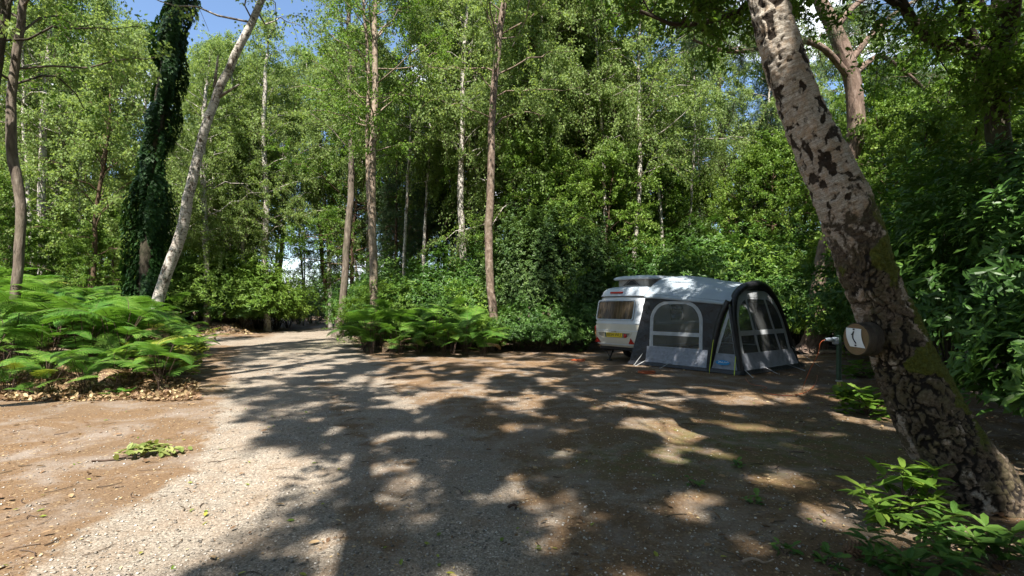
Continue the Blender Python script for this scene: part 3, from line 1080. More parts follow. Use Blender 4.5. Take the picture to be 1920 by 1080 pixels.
px_tree('track_side_tree', 'smooth pale pinkish twin-stemmed trunk rising straight out of the bracken clump', 'tree',
        [(702, 592, 19), (700, 500, 18), (697, 400, 18), (696, 320, 17), (700, 240, 15), (703, 140, 13), (702, 0, 10)], 20, 'pale_bark', 'oak_leaf', top=(-5.2, 20, 17), t0=.42, nb=40, Lm=2.3, leaf='birch', size=.09, extra=twin)
px_tree('birch_tree', 'mottled birch behind the pinkish trunk, over the dark evergreen shrubs', 'tree',
        [(870, 520, 15), (866, 440, 15), (862, 360, 14), (866, 270, 12), (868, 150, 10)], 22.5, 'birch_bark', top=(-1.9, 22.5, 17), t0=.45, nb=46, Lm=2.4)
px_tree('track_side_tree', 'tall reddish-brown bare trunk by the bracken, near the caravan', 'tree',
        [(926, 604, 20), (920, 540, 18), (916, 450, 18), (919, 350, 17), (920, 260, 16), (928, 130, 15), (943, 20, 14), (955, -60, 12)], 17.5, 'ruddy_bark', top=(.4, 17.5, 16.5), t0=.48, nb=30, Lm=2.5)
px_tree('birch_tree', 'thin straight white birch rising right behind the caravan', 'tree',
        [(1184, 560, 11), (1188, 500, 11), (1195, 400, 11), (1198, 300, 10), (1197, 190, 8)], 21, 'birch_bark', top=(5.3, 21, 15), t0=.42, nb=36, Lm=2.0)
px_tree('birch_tree', 'faint slender pale birch between the reddish trunk and the caravan', 'tree',
        [(1108, 560, 8), (1107, 450, 8), (1110, 330, 7), (1108, 230, 6)], 25, 'birch_bark', top=(4.0, 25, 15), t0=.34, nb=40, Lm=2.0)
px_tree('birch_tree', 'forked tree with a spray of dark limbs high behind the evergreen thicket', 'tree',
        [(1058, 560, 14), (1060, 420, 14), (1052, 300, 13), (1050, 180, 12), (1062, 130, 9), (1085, 60, 7)], 23, 'brown_bark', 'birch_leaf', top=(3.6, 23, 17), t0=.38, nb=48, Lm=2.6)

# pine behind the caravan
px_tree('pine_tree', 'dark straight pine with flat tufted boughs against the clouds', 'tree',
        [(1368, 560, 17), (1362, 450, 16), (1355, 340, 15), (1350, 230, 13), (1348, 150, 10)], 27, 'brown_bark', 'pine_leaf', top=(11.2, 27, 17), t0=.36, nb=46, Lm=3.1,
        leaf='needle', size=.19, nleaf=80, elev=(-.05, .5), droop=.05, ntw=11, twl=.7, twdroop=.1, hang=.0, spread=.05)


def red_limbs(mt, mc, C, r, org):
    limbs = [[(1600, 140), (1625, 120), (1650, 105), (1690, 130), (1745, 178), (1800, 230)],
             [(1596, 150), (1545, 92), (1510, 78), (1440, 90), (1360, 96), (1300, 75)],
             [(1560, 60), (1610, 5), (1680, -30), (1800, -60)],
             [(1590, 120), (1640, 60), (1700, 10), (1780, -20)]]
    for k, l in enumerate(limbs):
        dd = np.linspace(15.6, 15.6 + (1.5, -2.5, 1.0, .5)[k], len(l))
        path = np.array([P(a, b, e_) - org for (a, b), e_ in zip(l, dd)])
        pr = resample(np.column_stack((path, np.linspace(.11, .03, len(path)))), 20)
        tubes(mt, pr[None, :, :3], pr[None, :, 3], 7, 0)
        crown(mt, mc, pr[:, :3], pr[:, 3], .25, 13, lambda t: 1.0, elev=(-.1, .4), droop=.1, ntw=7, twl=.55, twdroop=.1, nleaf=40, leaf='needle', size=.15, hang=0, spread=.05)


px_tree('pine_tree', 'broad rough-barked pine beside the awning with reddish upper limbs', 'tree',
        [(1522, 660, 52), (1534, 590, 46), (1546, 500, 42), (1560, 430, 40), (1580, 330, 38), (1603, 240, 36), (1600, 170, 34), (1583, 110, 34), (1556, 45, 30), (1525, -40, 26)], 15.6, 'pine_bark', 'pine_leaf',
        top=(8.6, 15.6, 14.5), t0=.60, nb=16, Lm=2.4, leaf='needle', size=.15, nleaf=40, elev=(.0, .7), droop=.05, ntw=9, twl=.7, twdroop=.1, hang=0, spread=.05, extra=red_limbs, prune=True, seg=18)

# oak at the right with dark forking limbs
def oak_limbs(mt, mc, C, r, org):
    limbs = [([(1866, 120, 9.2), (1815, 88, 9.2), (1760, 78, 9.1), (1722, 52, 9.0), (1694, 10, 8.9), (1676, -50, 8.8)], .15),
             ([(1868, 100, 9.2), (1850, 45, 9.2), (1826, -10, 9.1), (1808, -80, 9.0)], .14),
             ([(1880, 120, 9.2), (1895, 60, 9.1), (1905, 0, 8.9), (1922, -80, 8.6)], .14),
             ([(1700, 20, 8.9), (1560, -60, 8.7), (1430, 0, 8.4), (1330, 40, 8.2), (1270, 47, 8.1), (1200, 20, 8.0)], .06),
             ([(1868, 190, 9.2), (1905, 150, 8.7), (1960, 150, 8.3)], .05),
             ([(1830, 95, 9.2), (1790, -20, 8.8), (1730, -140, 8.3)], .10)]
    for k, (l, r0) in enumerate(limbs):
        path = np.array([P(a, b, e_) - org for a, b, e_ in l])
        pr = resample(np.column_stack((path, np.linspace(r0, r0 * .4, len(path)))), 22)
        tubes(mt, pr[None, :, :3], pr[None, :, 3], 9, 0)
        ox = lambda q: ~((q[:, 2] + org[2] > 6.5) & lit_mask(q + org))
        crown(mt, mc, pr[:, :3], pr[:, 3], (.5 if k not in (3, 4, 5) else .25), 12 if k != 3 else 22, lambda t: 1.5 if k not in (3, 4, 5) else .75, elev=(-.1, .6), droop=.15, ntw=7, twl=.55, twdroop=.2, nleaf=22,
              leaf='oak', size=.095, hang=.1, spread=.07, keep=ox, sub=1)


px_tree('oak_tree', 'dark oak forking into thick mossy limbs above the big evergreen shrub', 'tree',
        [(1905, 560, 56), (1896, 440, 54), (1884, 320, 52), (1866, 220, 50), (1866, 130, 48)], 9.2, 'oak_bark', 'oak_leaf', top=(8.9, 9.0, 11.5), wk=.72, t0=.62, nb=24, Lm=3.0,
        leaf='oak', size=.10, nleaf=40, ntw=10, twl=.7, twdroop=.25, hang=.1, sub=2, spread=.08, extra=oak_limbs, prune=True)


# the big leaning birch in front
def hero_birch():
    cl = [(1438, -40, 74), (1440, 0, 76), (1466, 100, 80), (1500, 200, 86), (1545, 300, 98), (1588, 400, 108), (1622, 500, 108), (1664, 600, 112), (1704, 700, 128), (1752, 800, 150), (1808, 890, 172), (1850, 965, 196)]
    cl = cl[::-1]
    path = [P(a, b, 3.95) for a, b, w in cl]
    rad = [w / 2 * 3.95 / F * .80 for a, b, w in cl]
    b0 = path[0]
    path.insert(0, np.array((b0[0] + .17, b0[1], -.25)))
    rad.insert(0, .47)
    n, seg = 470, 112
    pr = resample(np.column_stack((np.array(path), rad)), n)
    C, r = pr[:, :3], pr[:, 3]
    T = norm(np.gradient(C, axis=0))
    U = norm(np.cross(np.array((0, 1., 0)), T))      # points to the right and up of the lean
    W = np.cross(T, U)
    s = np.concatenate(([0], np.cumsum(np.linalg.norm(np.diff(C, axis=0), axis=1))))
    a = np.arange(seg) / seg * 2 * PI
    A, S = np.meshgrid(a, s)
    Rr = np.repeat(r[:, None], seg, 1)
    q = np.stack((np.cos(A) * Rr, np.sin(A) * Rr, S), -1).reshape(-1, 3)
    Sf, Af = S.ravel(), A.ravel()
    old = 1 - sstep(1.7, 3.3, Sf + (fbm(q * np.array((3, 3, 2)), 4) - .5) * 2.0)     # corky lower trunk
    warp = np.stack([fbm(q * 6, 100 + k, 3) - .5 for k in range(3)], 1) * .22
    qw = q + warp * np.array((1, 1, 1.4))
    crk = np.zeros(len(q))
    cell = np.zeros(len(q))
    for i in range(len(q)):
        v = qw[i]
        dd, pp = mnoise.voronoi(Vector((v[0] * 15, v[1] * 15, v[2] * 7)))
        crk[i] = dd[1] - dd[0]
        cell[i] = (math.sin(pp[0].x * 12.98 + pp[0].y * 78.2 + pp[0].z * 37.7) * 43758.5) % 1.0
    ridge = np.abs(fbm(qw * np.array((14, 14, 6)), 140, 3) - .5)
    ridge2 = np.abs(fbm(qw * np.array((22, 22, 16)), 150, 3) - .5)
    patchy = sstep(.35, .6, fbm(q * 3.2, 160, 2))
    crack = np.clip((1 - sstep(.03, .20, crk)) * (.45 + .55 * patchy) + (1 - sstep(.008, .055, ridge)) * .8, 0, 1) * old
    fine = (1 - sstep(.006, .04, ridge2)) * old
    rough = fbm(q * 24, 12, 3) - .5
    lump = fbm(q * np.array((4, 4, 2.2)), 21, 3) - .5
    nzz = (fbm(q * 40, 71, 2) - .5) * .06
    big = fbm(qw * np.array((14, 14, 8.0)), 33, 3) + nzz
    mid = fbm(qw * np.array((15, 15, 7.5)), 34, 3) + nzz
    sml = fbm(qw * np.array((26, 26, 20)), 38, 2) + nzz
    low = fbm(qw * np.array((8, 8, 4.2)), 36, 4) + nzz
    wu = (1 - sstep(.555, .70, big + .05 * sml + .10 * (fbm(q * 2.6, 91, 2) - .5))) * (1 - .8 * sstep(.54, .74, mid)) * (1 - .6 * sstep(.60, .76, sml))
    wl = .85 * sstep(.50 + .05 * (1 - sstep(.2, 1.4, Sf)), .70 + .05 * (1 - sstep(.2, 1.4, Sf)), low)
    white = wu * (1 - old) + wl * old
    side = np.cos(Af)
    moss = sstep(.0, .45, side * .75 + (fbm(q * 5, 50, 3) - .5) * 3.0 - .18 + .20 * np.exp(-((Sf - 1.9) / .6) ** 2)) * sstep(.55, 1.1, Sf) * (1 - sstep(2.5, 3.3, Sf + lump * .9))
    white = white * (1 - .8 * crack)
    disp = -crack * .020 - fine * .006 + old * rough * .016 + lump * .030 * (.5 + old) + (1 - old) * (white * .014 + rough * .030 + (fbm(q * np.array((10, 10, 40)), 88, 2) - .5) * .010) + moss * .014 + old * white * .002 + old * (cell - .5) * .012
    # root flare towards the viewer's left and away to the right
    fl = np.exp(-Sf / .22) * (.08 + .12 * np.maximum(0, np.cos(Af * 3 + 1.1)))
    Rd = Rr.ravel() + disp + fl
    V = (np.repeat(C, seg, 0) + Rd[:, None] * (np.repeat(U, seg, 0) * np.cos(Af)[:, None] + np.repeat(W, seg, 0) * np.sin(Af)[:, None]))
    org = np.array((b0[0] + .1, b0[1], 0.0))
    i, j = np.meshgrid(np.arange(n - 1), np.arange(seg), indexing='ij')
    j2 = (j + 1) % seg
    Fq = np.stack((i * seg + j, i * seg + j2, (i + 1) * seg + j2, (i + 1) * seg + j), -1).reshape(-1, 4)
    mt = MB()
    mt.add(V - org, Fq, 0, attr=q)
    e = empty('leaning_birch_tree', tuple(org))
    tag(e, 'big old birch leaning across the view, peeling white bark and green moss', 'tree')
    o = mt.obj('trunk', [M['hero_bark']], e, True)
    for an, arr in (('white', white), ('moss', moss), ('crack', np.maximum(crack, fine * .45)), ('upper', 1 - old)):
        at = o.data.attributes.new(an, 'FLOAT', 'POINT')
        at.data.foreach_set('value', arr.astype(np.float32))
    # the stem goes on above the picture and carries the crown
    mu, mc = MB(), MB()
    up = np.array([C[-1] - T[-1] * .03, C[-1] + T[-1] * 1.2 + (0, .05, 0), C[-1] + np.array((-1.0, .3, 3.2)), C[-1] + np.array((-1.2, .5, 6.0)), C[-1] + np.array((-1.0, .6, 9.0))]) - org
    C2, r2 = trunk_mesh(mu, up, np.array((r[-1] * 1.0, r[-1] * .9, .11, .07, .02)), 16, 0, 0, .03, 40)
    crown(mu, mc, C2, r2, .30, 44, birch_profile(3.6), elev=(.1, .9), ntw=11, twl=.9, twdroop=.5, nleaf=50, size=.085, hang=.5,
          keep=lambda q_: ~lit_mask(q_ + org) & (q_[:, 2] > 5.4))
    mu.obj('upper_stem', [M['birch_bark']], e, True)
    mc.obj('crown', [M['twig'], M['birch_leaf']], e, False)
    return C, r


HC, HR = hero_birch()

# ------------------------------------------------------------------ unseen trees added to shade the clearing, crowns cut to fit the sun flecks
def shade_tree(x, y, h, Lm, nb, leaf, leafm, bark, label, size=.12, lean=(0, 0), nleaf=60):
    path = np.array([(0, 0, -.3), (lean[0] * .3, lean[1] * .3, h * .35), (lean[0] * .7, lean[1] * .7, h * .7), (lean[0], lean[1], h)])
    org = np.array((x, y, 0.0))
    mt, mc = MB(), MB()
    C, r = trunk_mesh(mt, path, np.array((.20, .15, .09, .03)), 12, 0, .4, .1, 30)
    crown(mt, mc, C, r, .38, nb, birch_profile(Lm), elev=(.0, .9), droop=.15, ntw=17, limb=.55, twl=.8, twdroop=.3, nleaf=nleaf, leaf=leaf, size=size, hang=.25, sub=2, spread=.10,
          keep=lambda q: ~lit_mask(q + org) & ~((np.abs((q + org)[:, 0]) < (q + org)[:, 1] * 1.02) & ((q + org)[:, 2] - CAM_H < (q + org)[:, 1] * .62)))  # leaves kept only where shade is wanted and clear of the camera view
    return tree_obj('oak_tree' if leaf == 'oak' else 'birch_tree', label, 'tree', mt, mc, M[bark], M[leafm], None, (x, y, 0))


shade_tree(.4, -3.6, 21.0, 4.4, 50, 'birch', 'birch_leaf', 'birch_bark', 'unseen very tall birch added behind the camera to shade the track', size=.11, nleaf=70, lean=(-5.2, 2.6))
shade_tree(3.4, -2.6, 19.0, 4.0, 46, 'oak', 'oak_leaf', 'oak_bark', 'unseen oak added behind the camera to shade the near gravel', lean=(-.3, 1.2))
shade_tree(6.8, -2.0, 20.0, 4.2, 46, 'oak', 'oak_leaf', 'oak_bark', 'unseen oak added beside the big shrub to shade the pitch', lean=(-1.0, 1.6))
shade_tree(9.6, .6, 20.0, 4.0, 46, 'birch', 'birch_leaf', 'birch_bark', 'unseen birch added beside the clearing to shade the awning', lean=(-1.2, .8), size=.11, nleaf=70)
shade_tree(2.4, -8.5, 22.0, 4.4, 46, 'birch', 'birch_leaf', 'birch_bark', 'unseen tall birch added for shade among the oaks behind the camera', size=.11, nleaf=70, lean=(-1.5, .5))
shade_tree(6.2, -8.0, 21.0, 4.2, 42, 'oak', 'oak_leaf', 'oak_bark', 'unseen oak added for shade far behind the camera on the side of the pitch')
shade_tree(7.0, 3.2, 19.0, 5.2, 60, 'birch', 'birch_leaf', 'birch_bark', 'unseen birch added right beside the big leaning birch to shade the awning', size=.11, nleaf=70, lean=(-4.4, 3.4))
shade_tree(-8.6, 4.4, 19.0, 4.4, 46, 'birch', 'birch_leaf', 'birch_bark', 'unseen birch added at the near end of the bracken bank to shade the track', size=.11, nleaf=70, lean=(3.6, 2.4))
shade_tree(12.5, 8.5, 15, 3.6, 36, 'oak', 'oak_leaf', 'oak_bark', 'unseen oak added for shade beyond the forking dark oak', nleaf=30)

# ------------------------------------------------------------------ forest stock and its copies
stock = {
    'b1': make_birch(16, 2.5, 46, 1.0), 'b2': make_birch(17.5, 2.9, 52, 1.6, r=.13), 'b3': make_birch(14, 2.2, 44, .8, r=.09),
    'b4': make_birch(18, 2.6, 54, .6, r=.12, t0=.34), 'b5': make_birch(17, 1.9, 34, .9, r=.085, t0=.52),
    'o1': make_birch(13, 3.0, 42, 1.0, 'brown_bark', 'oak_leaf', 'oak', .115, .24, 56, .13, name='oak_tree', sub=1, ntw=7, twdroop=.25, hang=.15),
    'o2': make_birch(10, 2.4, 38, .7, 'brown_bark', 'bright_shrub_leaf', 'birch', .105, .10, 80, .09, name='young_tree', ntw=8, twdroop=.3),
    's1': make_conifer(16, 3.0, 90), 's2': make_conifer(13, 2.6, 80, t0=.05),
}
used = {}
LAB = {'b': ('birch_tree', 'light green birch in the forest behind the clearing', 'birches filling the forest'),
       'o': ('broadleaf_tree', 'leafy broadleaf tree in the forest behind the clearing', 'broadleaf trees filling the forest'),
       's': ('spruce_tree', 'dark drooping spruce in the forest behind the clearing', 'spruces in the forest')}


def put(key, px, d, s=1.0, zs=None, rz=None):
    nm, lab, grp = LAB[key[0]]
    x = (px - 960) / F * d
    o = place(stock[key], used.get(key, False), nm, x, d, s, rz, lab, 'tree', grp, zs=zs, tilt=.03)
    used[key] = True
    return o


forest = [
    # left third
    ('b1', 20, 27, 1.0), ('b2', -60, 22, .95), ('b3', 130, 30, 1.0), ('b4', 60, 36, .95), ('b1', 165, 30, .8), ('b2', 215, 40, .62), ('b3', 262, 33, .66),
    ('o2', 20, 17.5, .42), ('o2', 120, 19, .42), ('o2', 215, 22, .58), ('o1', -30, 28, .8), ('b3', 300, 36, .88), ('b1', 345, 33, .95), ('b4', 400, 38, 1.02), ('b2', 450, 34, .98), ('b1', 480, 40, 1.0),
    ('b3', 370, 42, 1.0), ('b2', 440, 48, 1.0), ('b4', 320, 50, .9), ('b2', 90, 46, .85), 
    ('b4', 190, 52, .8), ('b1', 10, 42, 1.1), ('b2', 270, 46, .72), ('b3', 430, 30, .8), 
    ('o2', 60, 18.5, .45), ('o2', 165, 18, .40), ('o2', 250, 19, .42), ('o2', -20, 17, .6),  ('o2', 95, 24, .62), ('o2', 190, 27, .66), ('o1', 60, 32, .8), ('o2', 350, 36, .8), ('o2', 430, 37, .75), ('o2', 470, 40, .5),
    ('b4', 110, 33, .82),  ('b2', 400, 33, 1.05), ('b4', 470, 44, 1.1), ('b2', 20, 33, 1.15), 
    # centre
    ('b1', 830, 29, 1.1), ('b2', 960, 33, 1.2), ('b4', 1060, 33, 1.15), ('b1', 1100, 31, 1.1), ('b2', 690, 33, 1.15), ('o1', 930, 31, 1.0), ('b1', 740, 36, 1.1), ('s2', 800, 26.5, .75), ('s2', 745, 27.5, .8), ('s1', 850, 28, .85), ('o1', 1050, 25, 1.0), ('o1', 1130, 26, .95),
    ('s1', 615, 44, .95), ('s2', 570, 50, .7), ('s2', 655, 38, .8), ('s1', 770, 31, .95), ('s1', 830, 33, 1.0), ('s2', 900, 30, .9), ('s2', 725, 34, .9), ('o1', 660, 31, 1.0), ('b2', 620, 34, 1.05),  
     ('b2', 900, 27, 1.05),  ('b3', 960, 23, 1.1), ('o1', 985, 28, 1.1), ('b1', 1010, 24, 1.05), ('b2', 1075, 27, 1.0), ('b4', 1120, 24, .95), ('b3', 1150, 28, 1.1),
    ('b1', 700, 40, 1.1), ('b2', 780, 42, 1.15), ('b4', 860, 40, 1.2), ('b1', 950, 42, 1.2), ('b2', 1040, 40, 1.15), ('b3', 1130, 40, 1.2),  ('o2', 1000, 21, .8), ('o2', 1050, 20, .75), ('o2', 1130, 20.5, .75), ('o2', 1160, 22, .7),
    ('s1', 1180, 36, .8), ('b3', 1235, 32, .92), ('b1', 1260, 38, .85), ('b3', 1205, 26, .95),
    ('b5', 758, 24, 1.0), ('b5', 792, 25, 1.0), ('b5', 985, 21, .95), ('b5', 1022, 22, 1.0), ('b5', 1142, 21, 1.0), ('b5', 1080, 23, 1.0), ('b5', 1245, 22, .95), ('b5', 1288, 23, .9), ('b5', 1312, 26, .9), ('b5', 1435, 24, .95), ('b5', 820, 30, 1.1), ('b5', 890, 29, 1.1),
    ('b5', 450, 33, 1.0), ('b5', 410, 32, .95), ('b5', 515, 34, 1.0), ('b5', 290, 24, .85), ('b5', 240, 26, .8), ('b5', 145, 23, .95), ('b5', 58, 20, .9), ('b5', 570, 40, 1.0), ('b5', 640, 36, 1.1), ('b5', 672, 32, 1.05),
    # right
    ('o2', 1225, 24, .8), ('o2', 1290, 25, .7), ('o2', 1345, 24, .72), ('o2', 1400, 22, .78), ('o2', 1450, 21, .8), ('s2', 1440, 23, .78), ('s1', 1320, 48, .62), ('b1', 1300, 46, .62), ('b3', 1400, 44, .62), ('b2', 1460, 40, .62),
    ('o2', 1500, 22, .85), ('o2', 1620, 20, .85), ('o1', 1690, 18, .75), ('o1', 1760, 22, .8), ('o2', 1680, 15, .7), ('o1', 1860, 19, .8), ('o1', 1600, 27, .8), ('b2', 1700, 32, .9), ('b4', 1830, 30, .9), ('o2', 1780, 15, .8), ('o1', 1930, 15, .7),
    ('b1', 1560, 38, .8), ('o2', 1720, 11.5, .55), ('o2', 1800, 12, .62), ('b4', 1290, 34, .8), ('b2', 1410, 36, .85), ('o1', 1480, 30, .9), ('b1', 1500, 34, 1.0), ('b3', 1330, 40, .9), ('s1', 1450, 26, .85), ('b2', 1640, 27, 1.0), ('o1', 1740, 26, 1.1), ('b1', 1880, 26, 1.0), ('o1', 1990, 22, .9),
]
for key, px, d, s in forest:
    put(key, px, d, s)
# the wood closes in behind the camera as well and takes the blue sky light away
for key, x, y, s in [('b2', -17, -6, 1), ('o1', -14, -11, 1.1), ('b1', -9, -14, 1), ('o1', -4, -16, 1.15), ('o1', 6, -15, 1.1), ('b2', 11, -12, 1), ('o1', 15, -7, 1.1), ('s1', 18, -1, 1),
                     ('o1', 19, 5, 1.1), ('b2', -21, 1, 1), ('o1', -20, -12, 1.2), ('s1', -12, -20, 1.1), ('s1', -1, -24, 1.2), ('s1', 9, -21, 1.1), ('o1', 18, -15, 1.2), ('b1', 23, 2, 1.1), ('s2', 3, -19, 1.2), ('o2', -15, -7, 1), ('o2', 12, -8, 1), ('o2', -6, -12, 1), ]:
    nm, lab, grp = LAB[key[0]]
    place(stock[key], used.get(key, False), nm, x, y, s, None, 'tree of the wood closing in behind the camera, out of view', 'tree', 'trees behind the camera')
    used[key] = True

# ------------------------------------------------------------------ shrubs
bushes = {
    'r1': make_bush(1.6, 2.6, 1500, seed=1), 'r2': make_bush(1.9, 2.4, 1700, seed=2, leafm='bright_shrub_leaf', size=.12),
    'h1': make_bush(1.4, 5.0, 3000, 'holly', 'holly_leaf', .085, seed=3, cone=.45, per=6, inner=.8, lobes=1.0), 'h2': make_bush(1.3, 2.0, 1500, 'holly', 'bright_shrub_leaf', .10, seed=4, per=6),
    'r3': make_bush(1.5, 3.2, 1900, seed=5),
}
used_b = {}
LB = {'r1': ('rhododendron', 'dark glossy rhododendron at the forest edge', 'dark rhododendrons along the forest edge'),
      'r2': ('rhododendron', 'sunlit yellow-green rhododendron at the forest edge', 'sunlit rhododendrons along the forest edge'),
      'r3': ('rhododendron', 'tall dark rhododendron at the forest edge', 'tall rhododendrons along the forest edge'),
      'h1': ('holly', 'upright dark holly thicket in the forest edge', 'hollies in the forest edge'),
      'h2': ('shrub', 'low bright green shrub at the forest edge', 'low bright shrubs along the forest edge')}


def bush(key, px, d, s=1.0, zs=None, dz=0):
    nm, lab, grp = LB[key]
    x = (px - 960) / F * d
    o = place(bushes[key], used_b.get(key, False), nm, x, d, s, None, lab, 'shrub', grp, zs=(s if zs is None else s * zs))
    used_b[key] = True
    return o


for a in [
    # left, beyond the side road
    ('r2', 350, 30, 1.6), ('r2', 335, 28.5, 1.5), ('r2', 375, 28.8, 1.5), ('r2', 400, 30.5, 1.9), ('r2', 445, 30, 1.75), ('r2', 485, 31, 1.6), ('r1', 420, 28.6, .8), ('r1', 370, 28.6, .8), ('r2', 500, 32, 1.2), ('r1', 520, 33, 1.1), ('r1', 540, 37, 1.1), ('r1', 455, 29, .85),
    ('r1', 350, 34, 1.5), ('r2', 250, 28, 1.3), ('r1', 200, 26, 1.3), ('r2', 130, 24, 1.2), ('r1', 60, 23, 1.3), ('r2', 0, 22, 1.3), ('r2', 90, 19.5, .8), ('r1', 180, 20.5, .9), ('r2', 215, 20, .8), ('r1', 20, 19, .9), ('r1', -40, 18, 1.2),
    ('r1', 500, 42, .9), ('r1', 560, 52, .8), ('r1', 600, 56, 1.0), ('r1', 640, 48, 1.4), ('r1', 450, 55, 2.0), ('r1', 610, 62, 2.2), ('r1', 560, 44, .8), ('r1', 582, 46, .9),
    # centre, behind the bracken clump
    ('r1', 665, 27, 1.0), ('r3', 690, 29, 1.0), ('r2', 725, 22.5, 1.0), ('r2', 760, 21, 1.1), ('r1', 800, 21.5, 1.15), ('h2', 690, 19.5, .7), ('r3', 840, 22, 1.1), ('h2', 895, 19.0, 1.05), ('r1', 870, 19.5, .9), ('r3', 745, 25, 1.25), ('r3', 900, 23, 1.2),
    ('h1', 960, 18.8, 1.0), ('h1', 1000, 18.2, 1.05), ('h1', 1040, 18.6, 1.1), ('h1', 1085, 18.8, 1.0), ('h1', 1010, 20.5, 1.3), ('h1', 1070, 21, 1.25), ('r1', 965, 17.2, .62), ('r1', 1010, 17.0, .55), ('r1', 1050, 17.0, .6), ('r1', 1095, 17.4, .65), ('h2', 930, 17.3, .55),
    ('h1', 1125, 19.5, .95), ('r3', 1145, 20, 1.0),
    # behind caravan and awning
    ('r3', 1190, 19.5, .95), ('r3', 1235, 20.5, 1.2), ('r1', 1280, 19.5, 1.3), ('r3', 1330, 20.5, 1.3), ('r2', 1375, 20.5, 1.5), ('r3', 1425, 19.5, 1.2), ('r2', 1470, 19, 1.45), ('r1', 1500, 17.2, 1.05), ('r1', 1450, 17.4, .9), ('r1', 1560, 17.6, 1.0), ('r3', 1515, 19, 1.2), ('r2', 1600, 18, 1.3),
    ('h2', 1255, 18.6, .9), ('h2', 1350, 18.6, .95), ('r1', 1400, 18.2, .95), ('h1', 1300, 22, 1.1), ('h1', 1400, 22.5, 1.1), ('h1', 1480, 21.5, 1.1),
    ('r1', 1600, 15.2, .8), ('r2', 1650, 14.5, 1.0), ('r2', 1700, 15, 1.2), ('r1', 1660, 12.5, .75), ('r1', 1720, 13, 1.1), ('r2', 1790, 14, 1.5), ('r3', 1850, 12.5, 1.2),
]:
    bush(*a)


# the big dark rhododendron at the right, built leaf by leaf at its own size
def big_rhodo(x, y, Rx, Hh, n, label, seed, size=.15):
    e = make_bush(Rx, Hh, n, 'rhodo', 'rhodo_leaf', size, seed, 'rhododendron', 8, .55, .7)
    e.location = (x, y, h1(x, y))
    tag(e, label, 'shrub')
    return e


big_rhodo(7.25, 6.6, 2.1, 3.8, 3400, 'huge dark rhododendron filling the view behind the big leaning birch', 21)
big_rhodo(5.75, 4.75, 1.15, 2.0, 1300, 'lower rhododendron with lit leaves right against the foot of the big birch', 22, .16)
big_rhodo(8.2, 9.6, 2.0, 3.7, 2600, 'dark rhododendron under the forking oak', 23, .15)


# ------------------------------------------------------------------ small plants
def whorl_plant(name, label, x, y, shoots, size, leafm='bright_shrub_leaf', leaf='rhodo', per=8, group=None, seed=0, spread=.25, hmin=.12, hmax=.4):
    e = empty(name, (x, y, h1(x, y)))
    tag(e, label, 'plant', group)
    mt, mc = MB(), MB()
    for k in range(shoots):
        a = rng.random() * 6.28
        rr = spread * math.sqrt(rng.random())
        h = hmin + (hmax - hmin) * rng.random()
        tip = np.array((rr * math.cos(a), rr * math.sin(a), h))
        S = np.stack([np.array((tip[0] * f * f, tip[1] * f * f, tip[2] * f - .02)) for f in np.linspace(0, 1, 6)])[None]
        tubes(mt, S, np.linspace(.006, .003, 6)[None], 5, 0)
        for lay in range(2):
            n = per
            n = max(3, n - rng.integers(0, 4))
            az = np.arange(n) * 2 * PI / n + rng.random(n) * 1.3 + lay * .4 + rng.random() * 3
            ax = np.stack((np.cos(az), np.sin(az), .35 - .85 * rng.random(n) + .35 * (1 - lay)), 1)
            pos = np.repeat(tip[None], n, 0) - np.array((0, 0, .05 * lay))
            leaves(mc, leaf, pos, ax, np.array((0, 0, 1.)) + rvec(n) * .25, size * (.45 + .8 * rng.random(n)), 1, rnd=np.clip(rng.random(n) * .6 + .4 * (1 - lay), 0, 1))
    mt.obj('stem', [M['twig']], e, True)
    mc.obj('foliage', [M['twig'], M[leafm]], e, False)
    return e


def gp(px, py):
    d = 1.5 * F / (py - HOR)
    return (px - 960) / F * d, d


x, y = gp(1690, 985)
whorl_plant('rhododendron_seedling', 'bright green young rhododendron in front of the foot of the big birch', x, y, 17, .16, spread=.24, hmin=.08, hmax=.40)
x, y = gp(1715, 1075)
whorl_plant('rhododendron_seedling', 'low dark shoots under the bright young rhododendron', x, y, 9, .14, 'rhodo_leaf', spread=.24, hmin=.05, hmax=.18)
x, y = gp(1880, 1070)
whorl_plant('rhododendron_seedling', 'dark low shoots in the corner below the root of the big birch', x, y, 12, .15, 'rhodo_leaf', spread=.35, hmin=.06, hmax=.26)
x, y = gp(1625, 778)
whorl_plant('low_plant', 'dark green plant spilling from behind the big birch, lower one', x, y, 26, .16, 'oak_leaf', 'oak', 7, spread=.36, hmin=.06, hmax=.40)
x, y = gp(1622, 712)
whorl_plant('low_plant', 'small dark green plant by the hook-up post, farther one', x, y, 16, .16, 'oak_leaf', 'oak', 7, spread=.38, hmin=.06, hmax=.30)
for k, (px, py) in enumerate(((1472, 1040), (1550, 1060), (1300, 915), (1408, 950), (1392, 878))):
    x, y = gp(px, py)
    whorl_plant('seedling', 'tiny green seedling in the leaf litter of the pitch', x, y, 3, .075, 'rhodo_leaf', 'oak', 5, 'seedlings in the leaf litter', spread=.06, hmin=.01, hmax=.06)
for px, py, sh, sz, lab in ((330, 668, 46, .17, 'pale yellow-green leafy plant at the end of the bracken bank'),
                            (300, 690, 40, .15, 'bushy green plant in front of the yellow-green one at the bank end'),
                            (352, 648, 34, .15, 'fresh green plant nearest the track at the bank end')):
    x, y = gp(px, py + 26)
    whorl_plant('leafy_plant', lab, x, y, sh, sz, 'yellow_leaf', 'holly', 7, spread=.75, hmin=.12, hmax=.75)
x, y = gp(222, 742)
whorl_plant('seedling', 'small grey-green sprig on the dirt before the bracken', x, y, 9, .11, 'fern_leaf', 'oak', 7, spread=.22, hmin=.02, hmax=.10)
